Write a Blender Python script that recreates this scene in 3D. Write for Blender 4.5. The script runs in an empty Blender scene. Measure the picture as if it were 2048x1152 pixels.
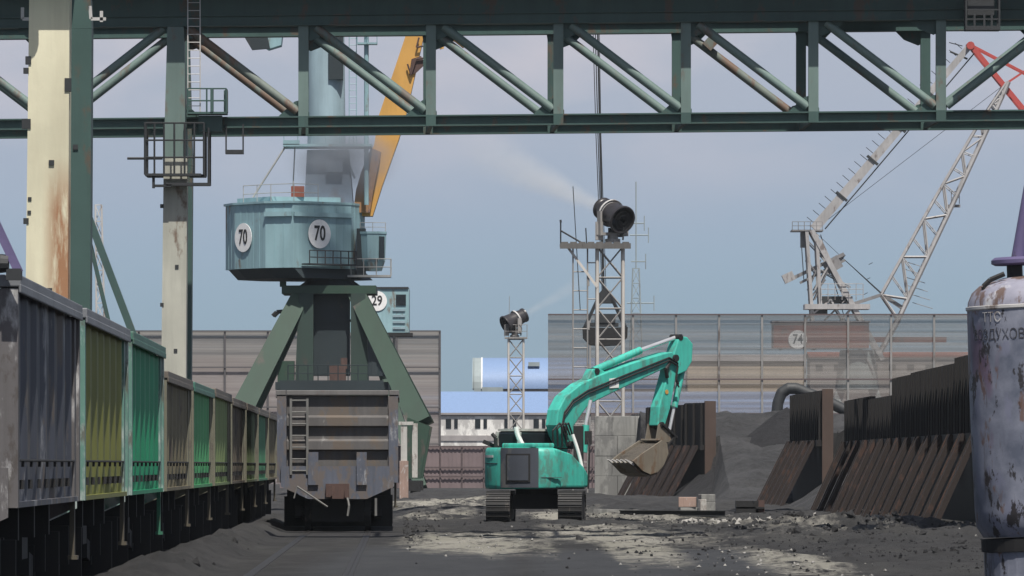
import bpy, math, random
from mathutils import Vector, Matrix, noise
random.seed(7)
C = bpy.context.scene.collection
HAZE = .00006
F, HC, HOR = 12500.0, 1.7, 930.0
S = 0.01792                                   # the rails run a little to the left of straight ahead
RZ = math.atan(S)
def P(px, py, Y): return Vector(((px-1024)*Y/F, Y, HC+(HOR-py)*Y/F))
def RX(u, Y): return u - S*Y
V = Vector
def rad(a): return math.radians(a)

# ------------------------------------------------------------------ materials
def nt(name):
    m = bpy.data.materials.new(name); m.use_nodes = True
    n = m.node_tree; n.nodes.clear()
    out = n.nodes.new('ShaderNodeOutputMaterial'); b = n.nodes.new('ShaderNodeBsdfPrincipled')
    n.links.new(b.outputs[0], out.inputs[0])
    return m, n, b
def node(n, t, **kw):
    o = n.nodes.new(t)
    for k, v in kw.items():
        if k in o.inputs: o.inputs[k].default_value = v
        else: setattr(o, k, v)
    return o
def c4(c): return (c[0], c[1], c[2], 1)
def tex(n, scale, detail=6, rough=.6, stretch=(1,1,1), off=(0,0,0), coord='Object'):
    tc = n.nodes.new('ShaderNodeTexCoord'); mp = n.nodes.new('ShaderNodeMapping')
    mp.inputs['Scale'].default_value = stretch; mp.inputs['Location'].default_value = off
    n.links.new(tc.outputs[coord], mp.inputs[0])
    t = node(n, 'ShaderNodeTexNoise', Scale=scale, Detail=detail, Roughness=rough)
    n.links.new(mp.outputs[0], t.inputs['Vector'])
    return t.outputs['Fac']
def ramp(n, src, stops):
    r = n.nodes.new('ShaderNodeValToRGB'); e = r.color_ramp.elements
    while len(e) > 2: e.remove(e[-1])
    for i, (p, c) in enumerate(sorted(stops, key=lambda q: q[0])):
        if i >= 2: e.new(p)
        e[i].position = p; e[i].color = c4(c) if not isinstance(c, (int, float)) else (c, c, c, 1)
    n.links.new(src, r.inputs[0]); return r.outputs[0]
def mix(n, fac, a, b, mode='MIX'):
    m = n.nodes.new('ShaderNodeMix'); m.data_type = 'RGBA'; m.blend_type = mode
    for s, v in ((0, fac), (6, a), (7, b)):
        if hasattr(v, 'is_linked'): n.links.new(v, m.inputs[s])
        elif s == 0: m.inputs[0].default_value = v
        else: m.inputs[s].default_value = c4(v)
    return m.outputs[2]
def paint(name, col, amt=.35, rust=(.13,.062,.035), grime=.5, rough=.6, scale=1.2, off=0, metal=0, bump=.15, fine=9, gcol=None, pale=0):
    m, n, b = nt(name)
    o = (off*3.1, off*1.7, off*2.3)
    var = tex(n, scale*.7, 5, .6, off=o)
    base = mix(n, ramp(n, var, [(.3, 0), (.7, 1)]), [c*.82 for c in col], [min(1, c*1.12) for c in col])
    if pale:
        pl = tex(n, scale*1.6, 8, .7, (1,1,.35), (o[0]+9, o[1], o[2]))
        base = mix(n, ramp(n, pl, [(.62-pale*.3, 0), (.68-pale*.3+.06, 1)]), base, [.45+.3*c for c in col])
    st = tex(n, scale*5, 6, .65, (1,1,.08), o)
    g = gcol or [c*.35+.012 for c in col]
    base = mix(n, ramp(n, st, [(.48-.1*grime, 0), (.85, grime)]), base, g)
    rs = tex(n, scale*2.2, 9, .68, (1,1,.45), (o[0]+4, o[1]+2, o[2]))
    t = .70-.4*amt
    base = mix(n, ramp(n, rs, [(t, 0), (t+.07, .9)]), base, rust)
    n.links.new(base, b.inputs['Base Color'])
    b.inputs['Roughness'].default_value = rough; b.inputs['Metallic'].default_value = metal
    if bump:
        bn = node(n, 'ShaderNodeBump', Strength=bump, Distance=.02)
        n.links.new(tex(n, fine, 8, .7, off=o), bn.inputs['Height']); n.links.new(bn.outputs[0], b.inputs['Normal'])
    return m
def plain(name, col, rough=.6, metal=0):
    m, n, b = nt(name)
    f = tex(n, 6, 5)
    n.links.new(mix(n, f, [c*.75 for c in col], [min(1, c*1.2) for c in col]), b.inputs['Base Color'])
    b.inputs['Roughness'].default_value = rough; b.inputs['Metallic'].default_value = metal
    return m
def coal(name, a, c, scale=3):
    m, n, b = nt(name)
    f = tex(n, scale, 10, .75); g = tex(n, .35, 4, .6)
    col = mix(n, ramp(n, f, [(.35, 0), (.7, 1)]), a, c)
    col = mix(n, ramp(n, g, [(.42, 0), (.66, .6)]), col, [x*1.5 for x in c]); col = mix(n, ramp(n, tex(n, 1.4, 8, .75), [(.5, 0), (.62, .6)]), col, [x*.5 for x in a])
    sp = tex(n, 22, 2, .5)
    col = mix(n, ramp(n, sp, [(.72, 0), (.76, .6)]), col, (.3,.3,.3))
    n.links.new(col, b.inputs['Base Color']); b.inputs['Roughness'].default_value = .85
    bn = node(n, 'ShaderNodeBump', Strength=1.0, Distance=.4)
    n.links.new(tex(n, 2.6, 12, .78), bn.inputs['Height']); n.links.new(bn.outputs[0], b.inputs['Normal'])
    return m

M = {}
M['cream'] = paint('cream_paint', (.74,.70,.52), .16, (.3,.17,.09), .45, .65, .45, 2.6, gcol=(.34,.29,.2))
def cream():
    m = M['cream']; n = m.node_tree; b = [x for x in n.nodes if x.type == 'BSDF_PRINCIPLED'][0]
    src = b.inputs['Base Color'].links[0].from_socket
    tcn = n.nodes.new('ShaderNodeTexCoord'); s3 = n.nodes.new('ShaderNodeSeparateXYZ'); n.links.new(tcn.outputs['Object'], s3.inputs[0])
    def rg(sk, a, b_, c, d):
        k = n.nodes.new('ShaderNodeMapRange'); n.links.new(sk, k.inputs[0])
        for i, v in enumerate((a, b_, c, d)): k.inputs[i+1].default_value = v
        return k.outputs[0]
    def mu(a, b_):
        k = n.nodes.new('ShaderNodeMath'); k.operation = 'MULTIPLY'; n.links.new(a, k.inputs[0]); n.links.new(b_, k.inputs[1]); return k.outputs[0]
    st = ramp(n, tex(n, 3.2, 8, .7, (1,1,.16), (3,0,1)), [(.33, 0), (.5, 1)])
    f = mu(mu(st, rg(s3.outputs[0], -.18, .18, 0, .95)), rg(s3.outputs[2], 8.6, 7.4, 0, 1))
    n.links.new(mix(n, f, src, (.32,.15,.07)), b.inputs['Base Color'])
cream()
M['cream_grey'] = paint('dirty_cream_paint', (.44,.44,.38), .25, (.15,.1,.07), .6, .7, .5, 3)
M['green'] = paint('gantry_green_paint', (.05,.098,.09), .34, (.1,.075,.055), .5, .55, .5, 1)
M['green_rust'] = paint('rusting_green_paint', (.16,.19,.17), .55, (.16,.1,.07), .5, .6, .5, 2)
M['green_lit'] = paint('worn_lit_green_paint', (.15,.215,.2), .36, (.15,.12,.1), .4, .5, .5, 5)  # lighter copy of the gantry green, sunlight put into the colour
M['dark_metal'] = plain('dark_steel', (.03,.033,.036), .6)
M['black'] = plain('black_steel', (.014,.014,.015), .7)
M['post_grey'] = paint('grey_fence_post', (.27,.265,.26), .35, (.1,.08,.075), .6, .6, .6, 95)
M['grey_metal'] = paint('grey_galvanised_steel', (.36,.36,.35), .2, (.16,.12,.1), .4, .5, 1.5)
M['pale_metal'] = paint('pale_painted_steel', (.55,.54,.53), .3, (.18,.14,.12), .5, .55, .8)
M['rail'] = plain('rail_steel', (.035,.032,.03), .5, .3)
M['teal'] = paint('crane_teal_paint', (.27,.425,.465), .3, (.17,.13,.1), .45, .55, .35, 4)
M['teal_pale'] = paint('pale_mast_paint', (.27,.37,.42), .2, (.18,.17,.17), .5, .6, .3, 6)
M['mast_slate'] = paint('slate_mast_paint', (.15,.19,.25), .3, (.12,.12,.14), .6, .65, .4, 90)
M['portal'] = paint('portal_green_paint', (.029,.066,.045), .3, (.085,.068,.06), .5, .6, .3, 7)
M['portal_shade'] = paint('shaded_green_paint', (.02,.042,.034), .3, (.05,.04,.035), .5, .6, .3, 93)  # darker copy of the portal green, shade between the legs painted in
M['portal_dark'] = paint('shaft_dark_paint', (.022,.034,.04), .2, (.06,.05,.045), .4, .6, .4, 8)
M['yellow'] = paint('jib_yellow_paint', (.62,.34,.085), .22, (.3,.15,.07), .35, .55, .25, 9)
M['jib_brown'] = paint('shaded_jib_foot_paint', (.3,.16,.075), .45, (.13,.09,.09), .8, .65, .5, 94)  # brown stands for the yellow jib's shaded lower end
M['rust_red'] = paint('red_oxide_paint', (.22,.065,.04), .3, (.1,.06,.05), .4, .7, .4, 10)
M['red'] = paint('red_jib_paint', (.46,.07,.06), .1, (.2,.08,.06), .3, .6, .4, 11)
M['white'] = plain('white_paint', (.82,.82,.8), .6)
M['disc_white'] = plain('disc_white_paint', (.88,.88,.87), .6)
M['ink_faded'] = paint('worn_lettering_paint', (.05,.05,.06), .5, (.16,.17,.21), .3, .7, 6, 96)
M['ink'] = plain('number_ink', (.02,.02,.022), .7)
M['exc'] = paint('excavator_turquoise_paint', (.065,.5,.405), .42, (.09,.24,.2), .75, .48, 1.1, 12, bump=.05, gcol=(.05,.2,.17))
M['exc_grey'] = paint('dark_grey_panel_paint', (.06,.068,.085), .4, (.1,.1,.1), .3, .5, 1, 13, bump=.03)
M['chrome'] = plain('chrome_rod', (.8,.8,.82), .25, .6)
M['glass'] = plain('dark_glass', (.02,.025,.03), .1)
M['bucket'] = paint('worn_bucket_steel', (.2,.175,.14), .45, (.15,.1,.065), .5, .5, 1.5, 14)
M['dirt'] = coal('bucket_dirt', (.09,.08,.068), (.2,.175,.145), 8)
M['track'] = paint('dusty_track_steel', (.035,.035,.036), .3, (.1,.09,.08), .4, .75, 2, 15)
M['brown_steel'] = paint('dark_brown_sheet_steel', (.009,.0075,.0075), .12, (.03,.019,.014), .5, .75, .6, 16, gcol=(.012,.011,.011))
M['brown_beam'] = paint('rusty_beam_steel', (.022,.014,.012), .4, (.06,.031,.022), .6, .75, .9, 17, gcol=(.02,.016,.015))
M['brown_edge'] = paint('rusty_edge_steel', (.075,.05,.04), .3, (.09,.05,.035), .5, .75, .8, 18)
M['coal'] = coal('grey_coal', (.028,.028,.03), (.078,.078,.082))
M['coal_dark'] = coal('fresh_dark_coal', (.016,.016,.019), (.034,.034,.039))
M['concrete'] = paint('stained_concrete', (.3,.3,.285), .55, (.16,.16,.155), .9, .85, .5, 19, bump=.4)
M['concrete_pale'] = paint('pale_concrete', (.5,.49,.46), .4, (.25,.22,.2), .6, .85, 1.4, 20, bump=.4)
M['brick'] = paint('reddish_block', (.34,.24,.2), .4, (.45,.42,.4), .5, .85, 2, 21)
M['brown_fence'] = paint('brown_profiled_sheet', (.2,.155,.16), .1, (.14,.11,.11), .45, .7, .5, 22)
M['brown_rail'] = plain('fence_rail_brown', (.1,.075,.078), .7)
M['roof_blue'] = plain('blue_roof_sheet', (.19,.28,.46), .6)
M['wall_white'] = paint('peeling_white_render', (.8,.79,.76), .55, (.45,.44,.43), .4, .85, .25, 23)
M['wall_grey'] = paint('grey_render_band', (.33,.31,.31), .3, (.25,.24,.24), .4, .85, .3, 24)
M['hall_grey'] = paint('grey_hall_cladding', (.3,.35,.36), .3, (.2,.21,.22), .4, .8, .2, 25)
M['beige'] = paint('beige_wall', (.55,.45,.33), .2, (.35,.28,.22), .3, .85, .2, 26)
M['mauve'] = paint('mauve_cladding', (.36,.3,.36), .2, (.25,.2,.22), .3, .85, .2, 27)
M['pinkgrey'] = paint('dusty_cladding', (.3,.28,.27), .2, (.2,.17,.16), .3, .85, .2, 28)

# ------------------------------------------------------------------ mesh builder
class MB:
    def __init__(s): s.v, s.f = [], []
    def add(s, vs, fs):
        k = len(s.v); s.v += [tuple(v) for v in vs]; s.f += [tuple(i+k for i in f) for f in fs]; return s
    def box(s, c, d, rot=None):
        vs = [V((x*d[0]/2, y*d[1]/2, z*d[2]/2)) for x in (-1,1) for y in (-1,1) for z in (-1,1)]
        if rot is not None: vs = [rot @ v for v in vs]
        return s.add([v+V(c) for v in vs], [(0,1,3,2),(4,6,7,5),(0,4,5,1),(2,3,7,6),(0,2,6,4),(1,5,7,3)])
    def bar(s, a, b, w, h=None, up=(0,0,1), w2=None, h2=None):
        a, b = V(a), V(b); h = h or w; w2 = w2 or w; h2 = h2 or h
        d = (b-a).normalized(); x = d.cross(V(up))
        if x.length < 1e-4: x = d.cross(V((0,1,0)))
        x.normalize(); z = x.cross(d)
        vs = []
        for p, ww, hh in ((a, w, h), (b, w2, h2)):
            vs += [p+x*(i*ww/2)+z*(j*hh/2) for i, j in ((-1,-1),(1,-1),(1,1),(-1,1))]
        return s.add(vs, [(3,2,1,0),(4,5,6,7),(0,1,5,4),(1,2,6,5),(2,3,7,6),(3,0,4,7)])
    def ibeam(s, a, b, w, h, t=.04, up=(0,0,1)):
        a, b = V(a), V(b); d = (b-a).normalized(); x = d.cross(V(up)); x.normalize(); z = x.cross(d)
        o = z*((h-t)/2)
        s.bar(a+o, b+o, w, t, up); s.bar(a-o, b-o, w, t, up); s.bar(a, b, t, h-2*t-.002, up); return s
    def tube(s, a, b, r, n=10, r2=None, cap=True):
        a, b = V(a), V(b); r2 = r if r2 is None else r2
        d = (b-a).normalized(); x = d.orthogonal().normalized(); y = d.cross(x)
        vs = []
        for p, rr in ((a, r), (b, r2)):
            vs += [p+(x*math.cos(2*math.pi*i/n)+y*math.sin(2*math.pi*i/n))*rr for i in range(n)]
        fs = [(i, (i+1)%n, n+(i+1)%n, n+i) for i in range(n)]
        if cap: fs += [tuple(range(n-1,-1,-1)), tuple(range(n, 2*n))]
        return s.add(vs, fs)
    def path(s, pts, r, n=8):
        for a, b in zip(pts, pts[1:]): s.tube(a, b, r, n)
        return s
    def lathe(s, prof, n=24, M_=None, close=True):
        vs = []
        for r, z in prof:
            for i in range(n):
                v = V((r*math.cos(2*math.pi*i/n), r*math.sin(2*math.pi*i/n), z)); vs.append(M_ @ v if M_ else v)
        fs = []
        for k in range(len(prof)-1):
            for i in range(n): fs.append((k*n+i, k*n+(i+1)%n, (k+1)*n+(i+1)%n, (k+1)*n+i))
        if close: fs += [tuple(range(n-1,-1,-1)), tuple(range((len(prof)-1)*n, len(prof)*n))]
        return s.add(vs, fs)
    def prism(s, poly, ext, M_=None):
        """poly: list of 3D points (planar), ext: extrusion vector"""
        n = len(poly); vs = [V(p) for p in poly]; vs += [v+V(ext) for v in vs]
        if M_: vs = [M_ @ v for v in vs]
        return s.add(vs, [tuple(range(n-1,-1,-1)), tuple(range(n, 2*n))] + [(i, (i+1)%n, n+(i+1)%n, n+i) for i in range(n)])
    def rails(s, pts, h, r=.025, mids=1, posts=True):
        for i, p in enumerate(pts):
            p = V(p)
            if posts: s.tube(p, p+V((0,0,h)), r, 5)
            if i:
                q = V(pts[i-1])
                for k in range(mids+1):
                    z = V((0,0,h*(k+1)/(mids+1))); s.tube(p+z, q+z, r*.9, 5)
        return s
    def build(s, name, mat, parent=None, smooth=False, bevel=0, seg=2):
        me = bpy.data.meshes.new(name); me.from_pydata(s.v, [], s.f)
        import bmesh
        bm = bmesh.new(); bm.from_mesh(me); bmesh.ops.recalc_face_normals(bm, faces=bm.faces); bm.to_mesh(me); bm.free()
        me.materials.append(M[mat] if isinstance(mat, str) else mat)
        if smooth:
            for p in me.polygons: p.use_smooth = True
            me.set_sharp_from_angle(angle=rad(40))
        o = bpy.data.objects.new(name, me); C.objects.link(o)
        if parent: o.parent = parent
        if bevel:
            b = o.modifiers.new('bevel', 'BEVEL'); b.width = bevel; b.segments = seg; b.limit_method = 'ANGLE'; b.angle_limit = rad(35)
            b.harden_normals = False
        return o
def tag(o, label, cat, group=None, kind=None):
    if label: o['label'] = label
    if cat: o['category'] = cat
    if group: o['group'] = group
    if kind: o['kind'] = kind
    return o
def thing(name, loc, label, cat, rz=0, group=None):
    o = bpy.data.objects.new(name, None); C.objects.link(o); o.location = loc; o.rotation_euler = (0,0,rz)
    o.empty_display_size = .3
    return tag(o, label, cat, group)
def copy_tree(o, parent=None):
    c = o.copy(); C.objects.link(c); c.parent = parent
    for ch in list(o.children): copy_tree(ch, c)
    return c
def text(body, size, name, mat, parent, M_, sx=1.0, wrap=None, ext=.006, bold=.018):
    cu = bpy.data.curves.new('t', 'FONT'); cu.body = body; cu.size = size; cu.align_x = 'CENTER'; cu.align_y = 'CENTER'
    cu.extrude = ext; cu.resolution_u = 3
    cu.offset = size*bold
    ob = bpy.data.objects.new('t', cu); C.objects.link(ob); bpy.context.view_layer.update()
    me = bpy.data.meshes.new_from_object(ob.evaluated_get(bpy.context.evaluated_depsgraph_get()))
    bpy.data.objects.remove(ob); bpy.data.curves.remove(cu)
    for v in me.vertices:
        p = V((v.co.x*sx, v.co.y, v.co.z))
        v.co = wrap(p) if wrap else M_ @ p
    me.name = name; me.materials.clear(); me.materials.append(M[mat])
    o = bpy.data.objects.new(name, me); C.objects.link(o); o.parent = parent
    return o
def face_matrix(center, normal):
    """x to the right as seen by a viewer, y up, z along the outward normal"""
    z = V(normal).normalized(); y = (V((0,0,1))-z*z.z).normalized(); x = y.cross(z)
    m = Matrix((x, y, z)).transposed().to_4x4(); m.translation = V(center); return m
def disc(parent, center, normal, r, body, size, sx=.72):
    m = face_matrix(center, normal)
    d = MB().lathe([(r,0),(r,.03)], 28, m).build('number_disc', 'disc_white', parent)
    m2 = m.copy(); m2.translation = V(center)+V(normal).normalized()*.045
    text(body, size, 'numeral', 'ink', d, m2, sx)
    return d

# ------------------------------------------------------------------ world, sun, camera
SUN_EL, SUN_AZ = rad(63), rad(13)            # sun behind the camera, to its right
w = bpy.data.worlds.new('World'); bpy.context.scene.world = w; w.use_nodes = True
n = w.node_tree; n.nodes.clear()
out = n.nodes.new('ShaderNodeOutputWorld'); bg = n.nodes.new('ShaderNodeBackground'); bg.inputs[1].default_value = .1
n.links.new(bg.outputs[0], out.inputs[0])
sky = n.nodes.new('ShaderNodeTexSky'); sky.sky_type = 'NISHITA'; sky.sun_disc = False
sky.sun_elevation = SUN_EL; sky.sun_rotation = math.pi - SUN_AZ; sky.dust_density = 2.5
tc = n.nodes.new('ShaderNodeTexCoord'); sp = n.nodes.new('ShaderNodeSeparateXYZ'); n.links.new(tc.outputs['Generated'], sp.inputs[0])
def mr(src, a, b, c=0, d=1):
    m = n.nodes.new('ShaderNodeMapRange'); m.interpolation_type = 'SMOOTHSTEP'
    n.links.new(src, m.inputs[0])
    for i, v in enumerate((a, b, c, d)): m.inputs[i+1].default_value = v
    return m.outputs[0]
K10 = 10
low = ramp(n, mr(sp.outputs[2], 0, .08), [(0, (.225,.325,.40)), (1, (.41,.44,.52)), (.30, (.285,.385,.48)), (.55, (.32,.39,.50))])
[x for x in n.nodes if x.type == 'VALTORGB'][-1].color_ramp.interpolation = 'B_SPLINE'
cl = n.nodes.new('ShaderNodeMapping'); cl.inputs['Scale'].default_value = (1,1,2.2); n.links.new(tc.outputs['Generated'], cl.inputs[0])
cn = node(n, 'ShaderNodeTexNoise', Scale=26, Detail=6, Roughness=.5); n.links.new(cl.outputs[0], cn.inputs['Vector'])
m1 = n.nodes.new('ShaderNodeMath'); m1.operation = 'MULTIPLY'
n.links.new(ramp(n, cn.outputs['Fac'], [(.42, 0), (.68, 1)]), m1.inputs[0]); n.links.new(mr(sp.outputs[2], .035, .07), m1.inputs[1])
low = mix(n, m1.outputs[0], low, (.51,.50,.56))
sc_ = n.nodes.new('ShaderNodeVectorMath'); sc_.operation = 'SCALE'; sc_.inputs[3].default_value = K10; n.links.new(low, sc_.inputs[0])
sk2 = n.nodes.new('ShaderNodeVectorMath'); sk2.operation = 'SCALE'; sk2.inputs[3].default_value = .62; n.links.new(sky.outputs[0], sk2.inputs[0])
col = mix(n, mr(sp.outputs[2], .10, .35), sc_.outputs[0], sk2.outputs[0])
n.links.new(col, bg.inputs[0])
sd = bpy.data.lights.new('sun', 'SUN'); sd.energy = 4.9; sd.angle = rad(.5); sd.color = (1,.95,.87)
so = bpy.data.objects.new('sun', sd); C.objects.link(so)
sdir = V((math.sin(SUN_AZ)*math.cos(SUN_EL), -math.cos(SUN_AZ)*math.cos(SUN_EL), math.sin(SUN_EL)))
so.rotation_euler = sdir.to_track_quat('Z', 'Y').to_euler(); so.location = sdir*300
cd = bpy.data.cameras.new('camera'); cam = bpy.data.objects.new('camera', cd); C.objects.link(cam)
cam.location = (0,0,HC); cam.rotation_euler = (math.pi/2,0,0)
cd.sensor_width = 36; cd.lens = 36*F/2048; cd.shift_y = (HOR-576)/2048; cd.clip_start = 1; cd.clip_end = 20000
sc = bpy.context.scene; sc.camera = cam
sc.view_settings.view_transform = 'Standard'; sc.view_settings.look = 'None'; sc.view_settings.gamma = 1
sc.view_settings.exposure = .13
sc.cycles.max_bounces = 6; sc.cycles.transparent_max_bounces = 16; sc.cycles.volume_bounces = 1

# ------------------------------------------------------------------ ground
def fbm(x, y, s, o=0, oct=4): return noise.fractal(V((x*s+o, y*s+o*.7, o*1.3)), 1.0, 2.0, oct)
SAND = [(-1.3,140,1.1,16,1.1), (-.2,128,.9,10,.8), (1.6,150,1.6,9,.8), (3.2,140,1.6,12,.55), (7,176,2.2,7,1.1), (9.5,165,2.2,8,.7),
        (-3.2,255,1.8,22,1.1), (-1.8,285,1.6,16,.9), (1,235,2.4,18,.6), (1.4,196,.9,8,1.2), (4.5,200,2.5,12,.7), (2.6,122,.6,16,1.0), (4.9,108,.7,14,1.0),
        (-.35,122,.14,20,.25), (.75,118,.18,20,.22), (2.0,116,.16,18,.3), (7.5,150,2,14,.4), (2.2,168,1.5,6,.7), (-2.5,200,1.4,14,.6)]
ASPH = [(-1.6,110,1.8,22), (1.6,108,1.4,16), (3.7,112,.8,14)]
def gz(x, y):
    u = x+S*y
    sm = 1
    for (cx, cy, sx, sy) in ASPH: sm = min(sm, 1-.85*math.exp(-((x-cx)/sx)**4-((y-cy)/sy)**4))
    z = sm*(.085*fbm(x, y, .35, 3)+.07*fbm(x, y, 1.0, 9, 5)+.03*fbm(x, y, 2.6, 19))
    ridge = math.exp(-((u+3.25)/.6)**2) if u > -3.25 else math.exp(-((u+3.25)/.75)**2)
    if 60 < y < 215:
        k = min(1, (215-y)/60)*min(1, (y-60)/20)
        z += k*ridge*(.40+.24*fbm(x, y, .55, 21)+.2*fbm(x, y, 1.5, 5))
    if 55 < y < 230: z += .95*math.exp(-((u+9.2)/1.1)**2)*min(1, (230-y)/20)  # bank added beyond the train, hides lit ground to keep the underside dark
    rr = math.exp(-((x-8.5)/3.3)**2)*math.exp(-((y-152)/22)**2)
    z += rr*(.24+.36*fbm(x, y, .45, 31)+.22*fbm(x, y, 1.4, 8))
    far = min(1, max(0, (y-165)/50))*math.exp(-((u-4)/9)**2)*min(1, max(0, (420-y)/60))
    z += far*(.26*fbm(x, y, .22, 41)+.17*fbm(x, y, .8, 47)+.06)
    if abs(u+1.6) < 2.2 and y < 240: z = z*max(0, (abs(u+1.6)-1.3)/.9) if abs(u+1.6) > 1.3 else 0
    return z
xs = [-900,-400,-150,-60,-32] + [-22+i*.2 for i in range(int(44/.2)+1)] + [32,60,150,400,900]
ys = [-100,-20,30,60] + [80+i*.45 for i in range(int(200/.45))] + [280+i*1.6 for i in range(80)] + [430,470,520,600,700,850,1000,1200,1600,2600]
gv = []; sand = []; asph = []
for y in ys:
    for x in xs:
        inner = abs(x) < 22.2 and 60 < y < 410
        gv.append((x, y, gz(x, y) if inner else 0))
        s_ = 0; a_ = 0
        if inner:
            for (cx, cy, sx, sy, am) in SAND: s_ += am*math.exp(-((x-cx)/sx)**2-((y-cy)/sy)**2)
            for (cx, cy, sx, sy) in ASPH: a_ = max(a_, math.exp(-((x-cx)/sx)**4-((y-cy)/sy)**4))
        sand.append(s_); asph.append(a_)
nx = len(xs)
gf = [(j*nx+i, j*nx+i+1, (j+1)*nx+i+1, (j+1)*nx+i) for j in range(len(ys)-1) for i in range(nx-1)]
me = bpy.data.meshes.new('ground'); me.from_pydata(gv, [], gf)
for nm, data in (('sand', sand), ('asph', asph)):
    at = me.attributes.new(nm, 'FLOAT', 'POINT'); at.data.foreach_set('value', data)
for p in me.polygons: p.use_smooth = True
m, n, b = nt('coal_dust_ground')
f1 = tex(n, 1.1, 10, .75, (1,.3,1)); f2 = tex(n, .5, 6, .6, (1,.16,1), (7,3,0)); f3 = tex(n, 7, 6, .7, (1,.35,1), (2,8,0))
colr = mix(n, ramp(n, f1, [(.35, 0), (.7, 1)]), (.026,.026,.028), (.072,.07,.072))
colr = mix(n, ramp(n, f2, [(.5, 0), (.72, .6)]), colr, (.10,.098,.092))
a1 = node(n, 'ShaderNodeAttribute', attribute_name='asph'); a2 = node(n, 'ShaderNodeAttribute', attribute_name='sand')
colr = mix(n, ramp(n, a1.outputs['Fac'], [(.15, 0), (.75, .6)]), colr, mix(n, f1, (.055,.06,.07), (.105,.115,.135)))
mm = n.nodes.new('ShaderNodeMath'); mm.operation = 'MULTIPLY'
n.links.new(a2.outputs['Fac'], mm.inputs[0]); n.links.new(ramp(n, f1, [(.36, 0), (.66, 1.0)]), mm.inputs[1])
mm2 = n.nodes.new('ShaderNodeMath'); mm2.operation = 'MULTIPLY'
n.links.new(mm.outputs[0], mm2.inputs[0]); n.links.new(ramp(n, f3, [(.3, .45), (.62, 1)]), mm2.inputs[1])
colr = mix(n, ramp(n, mm2.outputs[0], [(.07, 0), (.34, .95)]), colr, mix(n, f2, (.29,.28,.21), (.62,.59,.54)))
n.links.new(colr, b.inputs['Base Color']); b.inputs['Roughness'].default_value = .9
bn = node(n, 'ShaderNodeBump', Strength=1.0, Distance=.3); n.links.new(tex(n, 3.5, 10, .78), bn.inputs['Height']); n.links.new(bn.outputs[0], b.inputs['Normal'])
M['ground'] = m
me.materials.append(m)
g = bpy.data.objects.new('ground', me); C.objects.link(g); g['kind'] = 'structure'

def hills():
    mb = MB(); vs = []; fs = []
    N = 160
    for i in range(N+1):
        x = -700+1400*i/N
        hgt = 8+22*max(0, .55+fbm(x, 0, .004, 2))*1.0 + 2*fbm(x, 0, .03, 6)
        for k, (yy, q) in enumerate(((2150,0),(2250,.55),(2350,1),(2500,0))): vs.append((x, yy, hgt*q-(1 if q == 0 else 0)))
    for i in range(N):
        for k in range(3): a = i*4+k; fs.append((a, a+4, a+5, a+1))
    mb.add(vs, fs)
    M['hill'] = paint('hill_vegetation', (.05,.085,.075), .3, (.07,.09,.07), .3, .9, .01, bump=0)
    o = mb.build('hills', 'hill', smooth=True); o['kind'] = 'structure'
hills()

# rails of the middle track and of the left train
def track(u, label_):
    mb = MB()
    for du in (-.76, .76):
        a = V((RX(u+du, 62), 62, -.022)); b_ = V((RX(u+du, 330), 330, -.022))
        mb.bar(a, b_, .075, .06)
    if u > -3:
        for du in (-.68, .84): mb.bar((RX(u+du, 90), 90, .006), (RX(u+du, 158), 158, .006), .07, .012)
    o = mb.build('railway_track', 'rail'); o['kind'] = 'structure'
track(-1.6, ''); track(-5.55, '')

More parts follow.
